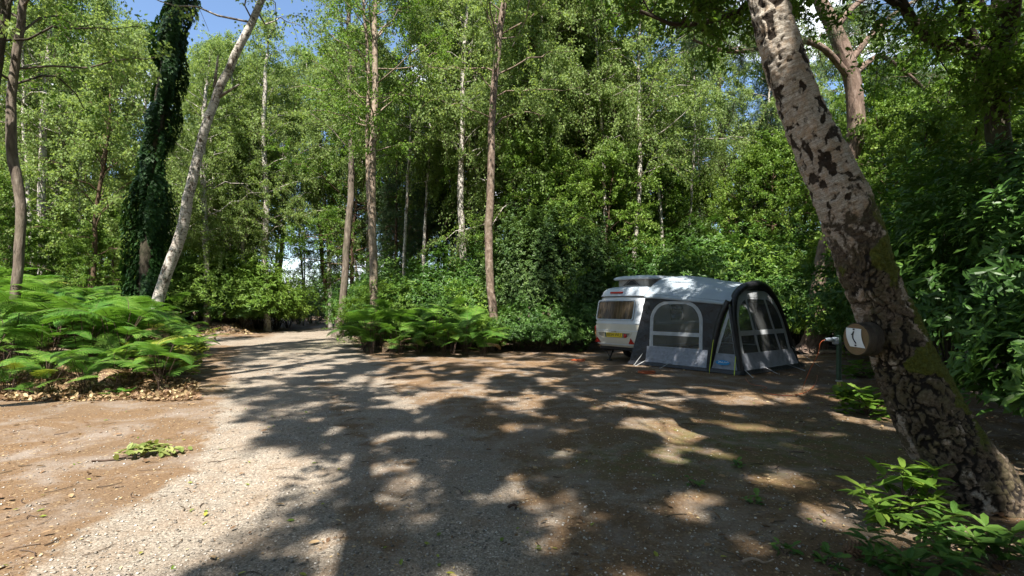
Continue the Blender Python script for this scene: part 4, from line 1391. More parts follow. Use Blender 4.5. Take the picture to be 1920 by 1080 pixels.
for k in range(26):                                            # low green growth along the caravan side of the thicket
    px = 650 + k * 18 + random.uniform(-6, 6)
    x, y = gp(px, 652 + random.uniform(-10, 8))
    whorl_plant('low_plant', 'low dark green plant along the foot of the thicket', x, y, 7, .13, random.choice(('oak_leaf', 'rhodo_leaf')), 'holly', 6, 'low plants along the foot of the thicket', spread=.40, hmin=.05, hmax=.45)


# ------------------------------------------------------------------ bracken
def frond_mesh(L, seed, rise, arch, leafm='fern_leaf'):
    """one bracken frond: bare stalk, then a blade of opposite, toothed pinnae"""
    mb = MB()
    stalk = rise
    n = 9
    S = np.array([(0.10 * stalk * (k / (n - 1)) ** 2, 0, stalk * k / (n - 1)) for k in range(n)])
    m = 24
    t = np.linspace(0, 1, m)
    tip0 = S[-1]
    ang = .75 - arch * t
    dx = np.cos(ang) * L / (m - 1)
    dz = np.sin(ang) * L / (m - 1)
    Rc = tip0 + np.stack((np.concatenate(([0], np.cumsum(dx[:-1]))), .06 * L * np.sin(t * 2 + seed), np.concatenate(([0], np.cumsum(dz[:-1])))), 1)
    tubes(mb, S[None], np.full((1, n), .006), 5, 0)
    tubes(mb, Rc[None], np.linspace(.005, .0015, m)[None], 4, 0)
    T = norm(np.gradient(Rc, axis=0))
    up = np.array((0, 0, 1.))
    for k in range(1, m):
        f = k / (m - 1)
        pl = L * .40 * (1 - f) ** .85 * min(1, .62 + f * 3) + .012
        for sd in (-1, 1):
            side = np.array((0, sd, 0.)) + T[k] * (.30 + .35 * f) + up * rng.normal() * .07 + np.array((0, 0, .10))
            side = norm(side)
            nrm = norm(np.cross(T[k], side) * sd)
            nrm = nrm if nrm[2] > 0 else -nrm
            q = max(4, int(pl / .022))
            u = np.linspace(0, 1, q)
            spine = Rc[k] + side * (pl * u)[:, None] - np.array((0, 0, 1)) * (pl * .22 * u ** 2)[:, None]
            wid = (.058 * L * (1 - u) ** .7 + .004)
            along_ = norm(T[k] - side * (T[k] @ side))
            V, Fc = [], []
            for a_ in range(q - 1):
                for s2 in (-1, 1):
                    b0, b1 = spine[a_], spine[a_ + 1]
                    mid = b0 * .45 + b1 * .55 + along_ * s2 * wid[a_] + side * (pl / q) * .45 - np.array((0, 0, .12)) * wid[a_]
                    i0 = len(V)
                    V += [b0, b0 * .15 + b1 * .85, mid]
                    Fc.append((i0, i0 + 1, i0 + 2) if s2 < 0 else (i0, i0 + 2, i0 + 1))
            rnd_ = np.clip(.5 + .25 * rng.normal() + .15 * rng.normal(size=len(Fc)), 0, 1)
            mb.add(np.array(V), np.array(Fc), 1, rnd=rnd_)
    return mb.mesh('frond', [M['twig'], M[leafm]], False)


FR = [frond_mesh(.75, 0, .75, 1.15), frond_mesh(.9, 1, .55, .95), frond_mesh(.65, 2, .95, 1.3), frond_mesh(.8, 3, .35, .8), frond_mesh(1.0, 4, .85, 1.1)]


FRD = frond_mesh(.8, 2, .45, 1.7, 'dead_leaf')
FRY = frond_mesh(.8, 5, .7, 1.2, 'yellow_leaf')


def fern(x, y, s, nf, label, group, low=False, face=None):
    e = empty('bracken_fern', (x, y, h1(x, y) - .03), random.uniform(0, 6.28))
    tag(e, label, 'fern', group)
    for k in range(nf):
        o = bpy.data.objects.new('frond', FR[(k + random.randrange(5)) % 5] if not low else FR[3])
        z_ = random.random()
        if z_ < .08:
            o.data = FRD if z_ < .065 else FRY
        col.objects.link(o)
        o.parent = e
        a = k * 6.28 / nf + random.uniform(-.5, .5) if face is None else face - e.rotation_euler.z + random.uniform(-1.2, 1.2)
        o.rotation_euler = (random.uniform(-.28, .28), random.uniform(-.22, .34), a)
        o.location = (random.uniform(-.08, .08), random.uniform(-.08, .08), 0)
        q = s * random.uniform(.8, 1.15)
        o.scale = (q, q, q * random.uniform(.85, 1.1))
    return e


GL = ('tall bracken fern on the bank beside the track', 'bracken ferns on the bank')
k = 0
spots = []
tries = 0
while len(spots) < 150 and tries < 9000:
    tries += 1
    d = random.uniform(8.6, 16.5)
    px = random.uniform(-70, 345)
    x = (px - 960) / F * d
    s1 = d - (8.9 + .12 * (x + 8)); s2 = -((x + 6.3) * .9 + (d - 9.6) * .436)
    if s1 < -.25 or s2 < .10:
        continue
    if any((x - a) ** 2 + (d - b) ** 2 < .50 ** 2 for a, b in spots):
        continue
    spots.append((x, d))
    edge = min(s1, s2)
    fern(x, d, random.uniform(1.0, 1.38) if edge > .7 else random.uniform(.5, 1.0), 6, *GL)
GR = ('arching bracken fern in the clump below the forest edge', 'bracken ferns in the clump below the forest edge')
spots = []
tries = 0
while len(spots) < 44 and tries < 5000:
    tries += 1
    d = random.uniform(15.3, 18.8)
    px = random.uniform(680, 915)
    if d < 16.2 and px < 720:
        continue
    x = (px - 960) / F * d
    if any((x - a) ** 2 + (d - b) ** 2 < .6 ** 2 for a, b in spots):
        continue
    spots.append((x, d))
    fern(x, d, random.uniform(.75, 1.0) if d < 16.2 else random.uniform(1.0, 1.5), 7, *GR)
for px, py, lab in ((60, 745, 'small bracken frond spreading low at the near foot of the bank'), (265, 722, 'pale small bracken sprig at the foot of the bank, near the fallen stick')):
    x, y = gp(px, py)
    fern(x, y, .55, 4, lab, None, True)

# ------------------------------------------------------------------ litter on the ground
def in_clearing(n, ylo, yhi):
    y = ylo + (yhi - ylo) * rng.random(n) ** 1.5
    x = (rng.random(n) * 2 - 1) * (y * 1.02 + .2)
    return x, y


def litter():
    mb = MB()
    n = 5200
    x, y = in_clearing(n, 2.5, 14)
    G = gravel(x, y)
    dens = fbm(np.stack((x, y), 1) * .8, 90, 3)
    right = sstep(1.0, 3.5, x - .12 * y)
    left = sstep(0, .8, y - (8.2 + .12 * (x + 8))) * (x < -5)
    keep = rng.random(n) < (.09 + .85 * right * sstep(.3, .6, dens) + .9 * left) * (1 - .8 * G)
    x, y = x[keep], y[keep]
    n = len(x)
    z = H(x, y) + .012 + .012 * rng.random(n)
    ax = rvec(n) * np.array((1, 1, .22))
    nr = np.array((0, 0, 1.)) + rvec(n) * .5
    leaves(mb, 'holly', np.stack((x, y, z), 1), ax, nr, .045 + .045 * rng.random(n), 0, rnd=rng.random(n) ** 1.5)
    # crumbs of leaf and bark
    n = 15000
    x, y = in_clearing(n, 2.5, 12)
    k = rng.random(n) < (.35 + .65 * fbm(np.stack((x, y), 1) * 1.1, 95, 3)) * (1 - .75 * gravel(x, y))
    x, y = x[k], y[k]
    n = len(x)
    leaves(mb, 'holly', np.stack((x, y, H(x, y) + .006 + .006 * rng.random(n)), 1), rvec(n) * np.array((1, 1, .2)), np.array((0, 0, 1.)) + rvec(n) * .5, .010 + .022 * rng.random(n) ** 2, 0, rnd=rng.random(n))
    # yellow and pale ones, few
    n = 150
    x, y = in_clearing(n, 2.6, 10)
    leaves(mb, 'holly', np.stack((x, y, H(x, y) + .012), 1), rvec(n) * np.array((1, 1, .12)), np.array((0, 0, 1.)) + rvec(n) * .3, .030 + .03 * rng.random(n), 1)
    o = mb.obj('leaf_litter', [M['dead_leaf'], M['yellow_leaf']])
    tag(o, 'scattered dry fallen leaves over the dirt and gravel', 'leaf litter', kind='stuff')


litter()


def heap():
    mb = MB()
    n = 5200
    px = rng.random(n) * 430 - 60
    d = 8.2 + 3.8 * rng.random(n) ** 1.6
    x = (px - 960) / F * d
    s1 = d - (8.9 + .12 * (x + 8))
    k = (s1 > -.75 - .5 * rng.random(n)) & (s1 < 1.4)
    x, d = x[k], d[k]
    n = len(x)
    leaves(mb, 'holly', np.stack((x, d, H(x, d) + .02 + .04 * rng.random(n)), 1), rvec(n) * np.array((1, 1, .5)), np.array((0, 0, .8)) + rvec(n) * .8, .05 + .06 * rng.random(n), 0, rnd=rng.random(n))
    o = mb.obj('leaf_litter', [M['dead_leaf']])
    tag(o, 'drift of dry brown leaves along the foot of the bracken bank', 'leaf litter', kind='stuff')
    mb = MB()
    n = 2600
    px = 330 + rng.random(n) * 240
    d = 25.5 + 9 * rng.random(n)
    x = (px - 960) / F * d
    k = (H(x, d) > .03) & (H(x, d) < .55)
    x, d = x[k], d[k]
    n = len(x)
    leaves(mb, 'holly', np.stack((x, d, H(x, d) + .03), 1), rvec(n) * np.array((1, 1, .4)), np.array((0, 0, .8)) + rvec(n) * .8, .10 + .08 * rng.random(n), 0, rnd=rng.random(n))
    o = mb.obj('leaf_litter', [M['dead_leaf']])
    tag(o, 'dry leaves over the earth bank beyond the side road', 'leaf litter', kind='stuff')


heap()


def pebbles():
    mb = MB()
    n = 30000
    y = 2.5 + 6.5 * rng.random(n) ** 1.3
    x = (rng.random(n) * 2 - 1) * (y * 1.02 + .2)
    G = gravel(x, y)
    k = rng.random(n) < .28 + .72 * G
    x, y = x[k], y[k]
    n = len(x)
    base = np.array([(1, 0, 0), (.3, .9, .1), (-.8, .55, 0), (-.7, -.6, .1), (.35, -.85, 0), (.1, .1, .75), (0, 0, -.6)])
    tri = [(0, 1, 5), (1, 2, 5), (2, 3, 5), (3, 4, 5), (4, 0, 5), (1, 0, 6), (2, 1, 6), (3, 2, 6), (4, 3, 6), (0, 4, 6)]
    s = (.004 + .009 * rng.random(n) ** 4)
    a = rng.random(n) * 6.28
    V = base[None] * (s[:, None, None] * (.75 + .5 * rng.random((n, 7, 1)))) 
    ca, sa = np.cos(a)[:, None], np.sin(a)[:, None]
    V = np.stack((V[..., 0] * ca - V[..., 1] * sa, V[..., 0] * sa + V[..., 1] * ca, V[..., 2]), -1)
    V += np.stack((x, y, H(x, y) + s * .3), 1)[:, None]
    Fc = (np.arange(n)[:, None, None] * 7 + np.array(tri)[None]).reshape(-1, 3)
    mb.add(V.reshape(-1, 3), Fc, 0, rnd=np.repeat(rng.random(n), 10))
    t = NT('pebble_stone')
    c = t.ramp(t.attr('rnd'), [(0, (.09, .08, .07)), (.5, (.22, .20, .17)), (.85, (.35, .32, .28)), (1, (.52, .49, .45))])
    m = t.done(t.bsdf(c, .8, .25))
    o = mb.obj('gravel', [m], None, True)
    tag(o, 'loose pale gravel stones on the track', 'gravel', kind='stuff')


pebbles()


def twigs():
    mb = MB()
    n = 700
    x, y = in_clearing(n, 2.6, 13)
    k = rng.random(n) < .25 + .75 * sstep(.5, 3.0, x - .1 * y) + .3 * (x < -2.5)
    x, y = x[k], y[k]
    n = len(x)
    L = .05 + .16 * rng.random(n) ** 2
    a = rng.random(n) * 6.28
    S = []
    for f in (-.5, -.2, .15, .5):
        bx = x + np.cos(a + .5 * f) * L * f
        by = y + np.sin(a + .5 * f) * L * f
        S.append(np.stack((bx, by, H(bx, by) + .008), 1))
    tubes(mb, np.stack(S, 1), (.0018 + .003 * rng.random(n) ** 2)[:, None] * np.array((1, 1, .9, .6))[None], 4, 0)
    o = mb.obj('twig_litter', [M['twig']])
    tag(o, 'small dead twigs strewn over the dirt', 'twig litter', kind='stuff')


twigs()


def stick(label, a, b, r, mat='twig', bend=.04, lift=.02, name='stick'):
    a, b = np.array(a, float), np.array(b, float)
    o0 = np.array((a[0], a[1], h1(a[0], a[1])))
    pts = []
    for f in np.linspace(0, 1, 9):
        q = a + (b - a) * f
        pts.append((q[0] - o0[0] + bend * math.sin(f * 5) * .5, q[1] - o0[1] + bend * math.sin(f * 3.7 + 1), h1(*q) - o0[2] + lift + .01 * math.sin(f * 7)))
    mb = MB()
    tubes(mb, np.array(pts)[None], np.linspace(r, r * .5, 9)[None], 8, 0)
    # closed ends
    for p_, rr in ((pts[0], r), (pts[-1], r * .5)):
        pass
    o = mb.obj(name, [M[mat]], None, True, tuple(o0))
    tag(o, label, 'stick')


stick('fallen bleached stick lying in the leaves at the foot of the bracken bank', gp(160, 722), gp(222, 728), .03, 'pale_bark')
stick('thin dark twig on the gravel in front of the pitch', gp(953, 955), gp(975, 946), .012)
stick('thin pale stick lying on the leaf litter, near the pine cone', gp(1395, 1068), gp(1450, 1052), .010, 'pale_bark')
stick('crossed pale stick below the root of the big birch', gp(1770, 1010), gp(1880, 1040), .012, 'pale_bark', lift=.05)
stick('bent dead stick in the corner under the big birch', gp(1830, 1000), gp(1915, 1060), .010, 'pale_bark', lift=.08)
a_ = P(1536, 660, 15.0); b_ = P(1622, 664, 14.2)
stick('pale fallen log behind the hook-up post', (a_[0], a_[1]), (b_[0], b_[1]), .075, 'pale_bark', .02, .05, 'fallen_log')


def torn_branch():
    x, y = gp(268, 862)
    e = empty('torn_branch', (x, y, h1(x, y)))
    tag(e, 'torn leafy branch with wilted green leaves lying on the dirt', 'branch')
    mt, mc = MB(), MB()
    pts = [gp(172, 868), gp(215, 864), gp(250, 860), gp(285, 850), (gp(330, 850))]
    C = resample(np.array([(a - x, b - y, h1(a, b) - h1(x, y) + .012 + .03 * (i in (2, 3))) for i, (a, b) in enumerate(pts)]), 16)
    tubes(mt, C[None], np.linspace(.010, .004, 16)[None], 6, 0)
    n = 95
    t = .42 + .58 * rng.random(n)
    p, tg = along(C[None], t[None])
    p = p[0] + rng.normal(size=(n, 3)) * np.array((.055, .06, .0)) + np.array((0, 0, .02)) + np.abs(rng.normal(size=(n, 1))) * np.array((0, 0, .025))
    p[:46] += np.array((-.04, -.03, .0))
    ax = norm(tg[0] * .3 + rvec(n) * np.array((1, 1, .35)))
    leaves(mc, 'holly', p, ax, np.array((0, 0, 1.)) + rvec(n) * .45, .075 + .045 * rng.random(n), 1)
    mt.obj('stem', [M['twig']], e, True)
    mc.obj('foliage', [M['twig'], M['wilted_leaf']], e)


torn_branch()


def pine_cone():
    x, y = gp(1602, 1042)
    mb = MB()
    rows, per = 11, 9
    for i in range(rows):
        f = i / (rows - 1)
        rr = .028 * math.sin(PI * (.12 + .8 * f)) + .004
        for j in range(per):
            a = (j + .5 * (i % 2)) * 2 * PI / per
            c = np.array((.13 * (f - .5), rr * math.cos(a), .03 + rr * math.sin(a)))
            o_ = np.array((.4, math.cos(a), math.sin(a)))
            leaves(mb, 'holly', c[None], o_[None], np.array([(1., -.3 * math.cos(a), -.3 * math.sin(a))]), .026, 0)
    S = np.stack([np.array((.13 * (f - .5), 0, .03)) for f in np.linspace(-.02, 1.02, 9)])[None]
    tubes(mb, S, (np.sin(np.linspace(.3, 2.9, 9)) * .026)[None], 8, 0)
    o = mb.obj('pine_cone', [M['cone_brown']], None, False, (x, y, h1(x, y)))
    o.rotation_euler = (0, 0, .3)
    tag(o, 'brown spruce cone lying in the dead leaves', 'pine cone')


pine_cone()

# ------------------------------------------------------------------ caravan
U2 = np.array((.616, -.788)); V2 = np.array((.788, .616)); R0 = np.array((3.38, 13.1))
RZ = math.atan2(-.788, .616)
CZ = h1(R0[0], R0[1]) + .01
XC, HWM = -.9, .9


def rrect(hw, yr, yf, rc, z, seg=9, xc=XC):
    pts = []
    cs = [(xc + hw - rc, yr + rc, -PI / 2), (xc + hw - rc, yf - rc, 0), (xc - hw + rc, yf - rc, PI / 2), (xc - hw + rc, yr + rc, PI)]
    for cx, cy, a0 in cs:
        for k in range(seg + 1):
            a = a0 + k / seg * PI / 2
            pts.append((cx + rc * math.cos(a), cy + rc * math.sin(a), z))
    return pts


def loft(mb, rings, mat=0, cap0=False, cap1=False):
    Rg = np.array(rings, float)
    m, k, _ = Rg.shape
    Fq = [(i * k + j, i * k + (j + 1) % k, (i + 1) * k + (j + 1) % k, (i + 1) * k + j) for i in range(m - 1) for j in range(k)]
    mb.add(Rg.reshape(-1, 3), Fq, mat)
    if cap0:
        mb.add(Rg[0], [list(range(k))[::-1]], mat)
    if cap1:
        mb.add(Rg[-1], [list(range(k))], mat)


def yrear(z):
    return float(np.interp(z, [.40, .46, .62, 1.02, 1.78, 1.9], [.10, .05, .0, .0, .17, .2]))


def hwid(z):
    return float(np.interp(z, [.40, .46, .62, 1.02, 1.3, 1.78], [.80, .85, .885, .90, .89, .815]))


def prof(z, dy=0.0, dw=0.0):
    return rrect(hwid(z) + dw, yrear(z) - dy, 3.05 - yrear(z) * .8 + dy, .27 + .02 * (z > 1), z)


caravan = empty('caravan', (R0[0], R0[1], CZ), RZ)
tag(caravan, 'small cream and white touring caravan with raised pop-up roof, backed beside the awning', 'caravan')
mb = MB()
loft(mb, [prof(z) for z in (.40, .43, .46, .54, .62, .75, .9, 1.02)], 0, True)
loft(mb, [prof(z) for z in (1.02, 1.06, 1.2, 1.35, 1.5, 1.65, 1.78)], 1)
mb.obj('body', [M['cream_paint'], M['white_paint']], caravan, True)
mb = MB()
loft(mb, [prof(1.035, .000, .000), prof(1.035, .014, .014), prof(1.065, .014, .014), prof(1.07, 0, 0)], 0)
mb.obj('belt_moulding', [M['white_paint']], caravan, False)
mb = MB()
loft(mb, [prof(.835, .000, .000), prof(.837, .007, .007), prof(.855, .007, .007), prof(.857, 0, 0)], 0)
loft(mb, [prof(.455, .000, .000), prof(.455, .014, .014), prof(.482, .014, .014), prof(.484, 0, 0)], 0)
mb.obj('trim', [M['white_paint']], caravan, False)
# roof shell with a rolled edge
rings = []
for z, ins in ((1.755, -.012), (1.76, -.022), (1.80, -.020), (1.83, 0.0), (1.88, .012), (1.93, .04), (1.975, .085), (2.01, .15), (2.035, .25), (2.05, .42), (2.055, .6)):
    rings.append(rrect(.815 - ins * .95, .165 + ins, 2.92 - ins, max(.12, .29 - ins * .05), z))
mb = MB()
loft(mb, rings, 0, False, True)
mb.obj('roof', [M['roof_paint']], caravan, True)
mb = MB()
loft(mb, [rrect(.838, .142, 2.945, .29, 1.752), rrect(.846, .134, 2.953, .29, 1.757), rrect(.846, .134, 2.953, .29, 1.769), rrect(.838, .142, 2.945, .29, 1.774)], 0)
mb.obj('gutter', [M['dark_metal']], caravan, True)
# pop-up roof
pop = empty('pop_up_roof')
pop.parent = caravan
mb = MB()
rings = []
for z, ins in ((2.235, .015), (2.225, -.01), (2.24, -.03), (2.27, -.03), (2.30, .0), (2.325, .06), (2.345, .18), (2.352, .35)):
    rings.append(rrect(.60 - ins, .42 + ins, 2.60 - ins, .16, z, 7, -.80))
loft(mb, rings, 0, True, True)
mb.obj('lid', [M['roof_paint']], pop, True)
mb = MB()
rings = [rrect(.52 + .012 * math.sin(z * 90), .52, 2.5, .10, z, 7, -.80) for z in np.linspace(2.02, 2.245, 7)]
loft(mb, rings, 0)
mb.obj('canvas', [M['canvas_grey']], pop, True)
mb = MB()      # triangular mesh window in the canvas
mb.poly([(-1.02, .512, 2.085), (-.60, .512, 2.085), (-.78, .512, 2.205), (-.84, .512, 2.205)])
mb.obj('canvas_window', [M['black_fabric']], pop)
mb = MB()
for s in (-1, 1):
    S = np.array([(-.81 + s * .27, .50, 2.07), (-.81 + s * .04, .50, 2.235)])
    tubes(mb, S[None], np.full((1, 2), .010), 6, 0)
mb.obj('strut', [M['dark_metal']], pop)


def on_rear(x, z, off):
    return (x, yrear(z) - off, z)


def rrloop(x0, x1, z0, z1, r, n=7):
    out = []
    for cx, cz, a0 in ((x1 - r, z0 + r, -PI / 2), (x1 - r, z1 - r, 0), (x0 + r, z1 - r, PI / 2), (x0 + r, z0 + r, PI)):
        for k in range(n + 1):
            a = a0 + k / n * PI / 2
            out.append((cx + r * math.cos(a), cz + r * math.sin(a)))
    return out


def frame_on(mb, outer, inner, fn, o1, o2, mat=0):
    """raised frame between two loops of equal count; fn(x,z,off)"""
    k = len(outer)
    rg = [[fn(a, b, 0.002) for a, b in outer], [fn(a, b, o1) for a, b in outer], [fn(a, b, o1) for a, b in inner], [fn(a, b, o2) for a, b in inner]]
    loft(mb, rg, mat)


# rear window
win = empty('rear_window')
win.parent = caravan
mb = MB()
frame_on(mb, rrloop(-1.66, -.36, 1.12, 1.675, .07), rrloop(-1.625, -.395, 1.155, 1.64, .055), on_rear, .028, .006)
mb.obj('frame', [M['grey_metal']], win, False)
mb = MB()
nx_, nz_ = 70, 8
gx, gz = np.meshgrid(np.linspace(-1.615, -.405, nx_), np.linspace(1.16, 1.635, nz_))
off = .010 + .006 * np.sin(gx * 62 + np.sin(gx * 17) * 1.5) + .003 * np.sin(gx * 23)
off = np.where(np.abs(gx + 1.0) < .02, .004, off)
V = np.array([on_rear(a, b, c) for a, b, c in zip(gx.ravel(), gz.ravel(), off.ravel())])
Fq = [(i * nx_ + j, i * nx_ + j + 1, (i + 1) * nx_ + j + 1, (i + 1) * nx_ + j) for i in range(nz_ - 1) for j in range(nx_ - 1)]
mb.add(V, Fq, 0)
mb.obj('curtain', [M['curtain']], win, True)
mb = MB()
mb.poly([on_rear(a, b, .022) for a, b in rrloop(-1.628, -.392, 1.152, 1.643, .055)])
mb.obj('pane', [M['tint_glass']], win)

# number plate recess, plate, lamps and reflectors
mb = MB()
rec_o = [(-1.60, .80), (-.40, .80), (-.47, .70), (-.60, .635), (-1.40, .635), (-1.53, .70)]
rec_i = [(-1.57, .785), (-.43, .785), (-.49, .705), (-.61, .65), (-1.39, .65), (-1.51, .705)]
frame_on(mb, rec_o, rec_i, on_rear, .018, .004)
mb.poly([on_rear(a, b, .005) for a, b in rec_i], 1)
mb.obj('plate_panel', [M['cream_paint'], simple('recess_grey', (.22, .20, .15), .5)], caravan)
plate = MB()
box(plate, (-1.0, -.012, .725), (.60, .012, .125), 0, bev=.004)
plate = plate.obj('number_plate', [M['plate_yellow']], caravan)
mb = MB()
box(mb, (-1.272, -.0195, .725), (.05, .003, .12), 0)
mb.obj('plate_band', [M['post_green']], plate)
fc = bpy.data.curves.new('plate_characters', 'FONT')
fc.body = 'BE54 WLL'
fc.size = .118
fc.align_x = 'CENTER'
fc.align_y = 'CENTER'
fc.extrude = .001
fo = bpy.data.objects.new('plate_characters', fc)
col.objects.link(fo)
fo.parent = plate
fo.location = (-.975, -.0205, .727)
fo.rotation_euler = (PI / 2, 0, 0)
fc.materials.append(M['ink_black'])
bpy.context.view_layer.update()
me_ = bpy.data.meshes.new_from_object(fo.evaluated_get(bpy.context.evaluated_depsgraph_get()))
fm = bpy.data.objects.new('plate_characters', me_)
col.objects.link(fm)
fm.parent = plate
fm.location, fm.rotation_euler = fo.location.copy(), fo.rotation_euler.copy()
bpy.data.objects.remove(fo)
fm.name = 'plate_characters'
mb = MB()
box(mb, (-.60, -.018, .715), (.10, .03, .10), 0, bev=.01)
mb.obj('fog_lamp', [M['red_lens']], caravan, True)
mb = MB()
box(mb, (-1.0, -.02, .815), (.16, .03, .025), 0, bev=.006)
mb.obj('plate_lamp', [M['white_lens']], caravan)
for x in (-1.60, -.42):
    mb = MB()
    tri_o = [(x - .095, .50), (x + .095, .50), (x, .655)]
    frame_on(mb, tri_o, [(x - .075, .511), (x + .075, .511), (x, .633)], on_rear, .022, .016)
    mb.poly([on_rear(a, b, .016) for a, b in [(x - .075, .511), (x + .075, .511), (x, .633)]])
    mb.obj('reflector', [M['red_lens']], caravan)
for sx in (-1, 1):
    tl = empty('tail_light')
    tl.parent = caravan
    # on the rounded corner, facing out at 45 degrees
    c = np.array((XC + sx * (.895 - .083), .083, 0))
    nx3 = np.array((sx * .66, -.75, 0)); tx = np.array((.75 * sx, .66, 0)) * sx * 1.0

    def disc(cz, rx, rz_, depth, mat, name, t0=0.0):
        mb = MB()
        rings = []
        for q, dd in ((1.0, -.02), (1.0, depth * .6), (.8, depth * .9), (.4, depth)):
            rings.append([c + nx3 * (dd + t0) + tx * (rx * q * math.cos(k * PI / 10)) + np.array((0, 0, cz + rz_ * q * math.sin(k * PI / 10))) for k in range(20)])
        loft(mb, rings, 0, False, True)
        return mb.obj(name, [M[mat]], tl, True)
    disc(.80, .125, .19, .022, 'white_lens', 'housing')
    disc(.875, .075, .078, .05, 'red_lens', 'brake_lens')
    disc(.745, .058, .05, .040, 'amber_lens', 'indicator_lens')
mb = MB()
S = rrect(.22, .198, .3, .02, 1.875, 4, -1.05)
box(mb, (-1.05, .172, 1.872), (.44, .06, .055), 0, bev=.012)
mb.obj('brake_light', [M['red_lens']], caravan)
# belly, wheels, steadies
mb = MB()
box(mb, (-.9, 1.5, .355), (1.5, 2.7, .10), 0, bev=.02)
for sx in (-1.55, -.25):
    box(mb, (sx, 1.5, .30), (.06, 2.6, .09), 0, bev=.01)
mb.obj('chassis', [M['black_rubber']], caravan)
for sx in (-1.62, -.18):
    wh = empty('wheel')
    wh.parent = caravan
    mb = MB()
    prof_ = [(.17, -.075), (.27, -.085), (.295, -.06), (.30, 0), (.295, .06), (.27, .085), (.17, .075)]
    rings = [[(sx + b, 1.45 + a * math.cos(k * PI / 14), .29 + a * math.sin(k * PI / 14)) for k in range(28)] for a, b in prof_]
    loft(mb, rings, 0)
    mb.obj('tyre', [M['black_rubber']], wh, True)
    mb = MB()
    rings = [[(sx + b, 1.45 + a * math.cos(k * PI / 14), .29 + a * math.sin(k * PI / 14)) for k in range(28)] for a, b in ((.175, -.07), (.16, -.05), (.06, -.045), (.05, -.07), (.05, .07), (.06, .045), (.16, .05), (.175, .07))]
    loft(mb, rings, 0, True, True)
    mb.obj('rim', [M['grey_metal']], wh, False)
for sx in (-1.45, -.35):
    mb = MB()
    tubes(mb, np.array([[(sx, .55, .34), (sx + (.13 if sx < -1 else -.13), .18, .03)]]), np.full((1, 2), .022), 8, 0)
    tubes(mb, np.array([[(sx, .16, .34), (sx + (.10 if sx < -1 else -.10), .22, .10)]]), np.full((1, 2), .012), 6, 0)
    box(mb, (sx + (.13 if sx < -1 else -.13), .18, .015), (.12, .10, .03), 0, bev=.008)
    mb.obj('corner_steady', [M['dark_metal']], caravan)
# side facing into the awning: door outline and dark window
def on_side(y, z, off):
    return (XC + hwid(z) + off, y, z)


mb = MB()
frame_on(mb, rrloop(1.15, 1.75, 1.12, 1.62, .06), rrloop(1.18, 1.72, 1.15, 1.59, .05), on_side, .02, .006)
mb.poly([on_side(a, b, .007) for a, b in rrloop(1.18, 1.72, 1.15, 1.59, .05)], 1)
mb.obj('side_window', [M['grey_metal'], M['ink_black']], caravan)
mb = MB()
frame_on(mb, rrloop(.42, 1.0, .46, 1.70, .06), rrloop(.435, .985, .475, 1.685, .05), on_side, .010, .002)
mb.obj('door', [M['grey_metal']], caravan)

# ------------------------------------------------------------------ awning
awn = empty('awning', (R0[0], R0[1], CZ), RZ)
tag(awn, 'black and grey inflatable porch awning with clear windows fixed to the caravan', 'awning')
WID = 2.78


def roof_z(x, t):
    zs = np.interp(x, [0, .4, 2.3], [1.79, 1.775, 1.60])
    zp = np.interp(x, [0, .4, 1.2, 2.3], [2.30, 2.34, 2.22, 2.00])
    return zs + (zp - zs) * (1 - np.abs(2 * t - 1) ** 2.3) + 0


mb = MB()
nx_, ny_ = 40, 52
gx, gt = np.meshgrid(np.linspace(-.04, 2.28, nx_), np.linspace(0, 1, ny_))
gy = .06 + (WID - .18 - .36 * np.clip(gx, 0, 3) / 2.28) * gt
gz = roof_z(gx, gt)
wr = (fbm(np.stack((gx.ravel() * 2.2, gy.ravel() * 1.4), 1), 71, 3) - .5).reshape(gx.shape) * .05 * np.sin(PI * gt)
sagm = -.035 * np.sin(PI * np.clip(gx / 2.28, 0, 1)) * np.sin(PI * gt)
V = np.stack((gx, gy, gz + wr + sagm), -1).reshape(-1, 3)
Fq = [(i * nx_ + j, i * nx_ + j + 1, (i + 1) * nx_ + j + 1, (i + 1) * nx_ + j) for i in range(ny_ - 1) for j in range(nx_ - 1)]
mb.add(V, Fq, 0)
# short valance over the near and far walls
for tt, sy in ((0, -1), (1, 1)):
    xs_ = np.linspace(-.04, 2.28, 30)
    top = np.stack((xs_, .06 + (WID - .18 - .36 * np.clip(xs_, 0, 3) / 2.28) * tt, roof_z(xs_, tt * 1.0)), 1)
    bot = top + np.array((0, sy * .03, -.085))
    VV = np.concatenate((top, bot))
    mb.add(VV, [(k, k + 1, 30 + k + 1, 30 + k) for k in range(29)], 0)
ro = mb.obj('roof', [M['awning_roof']], awn, True)
so = ro.modifiers.new('cloth', 'SOLIDIFY')
so.thickness = .006


def near(x, z, off=0.0):
    return (x, .03 + .035 * z / 1.7 - .30 * max(0, .30 - x) * max(0, 1 - z / 1.6) - off, z)


def farw(x, z, off=0.0):
    return (x, WID - .05 - (.03 + .33 * min(1, max(0, x) / 2.28)) * z / 1.7 + off, z)


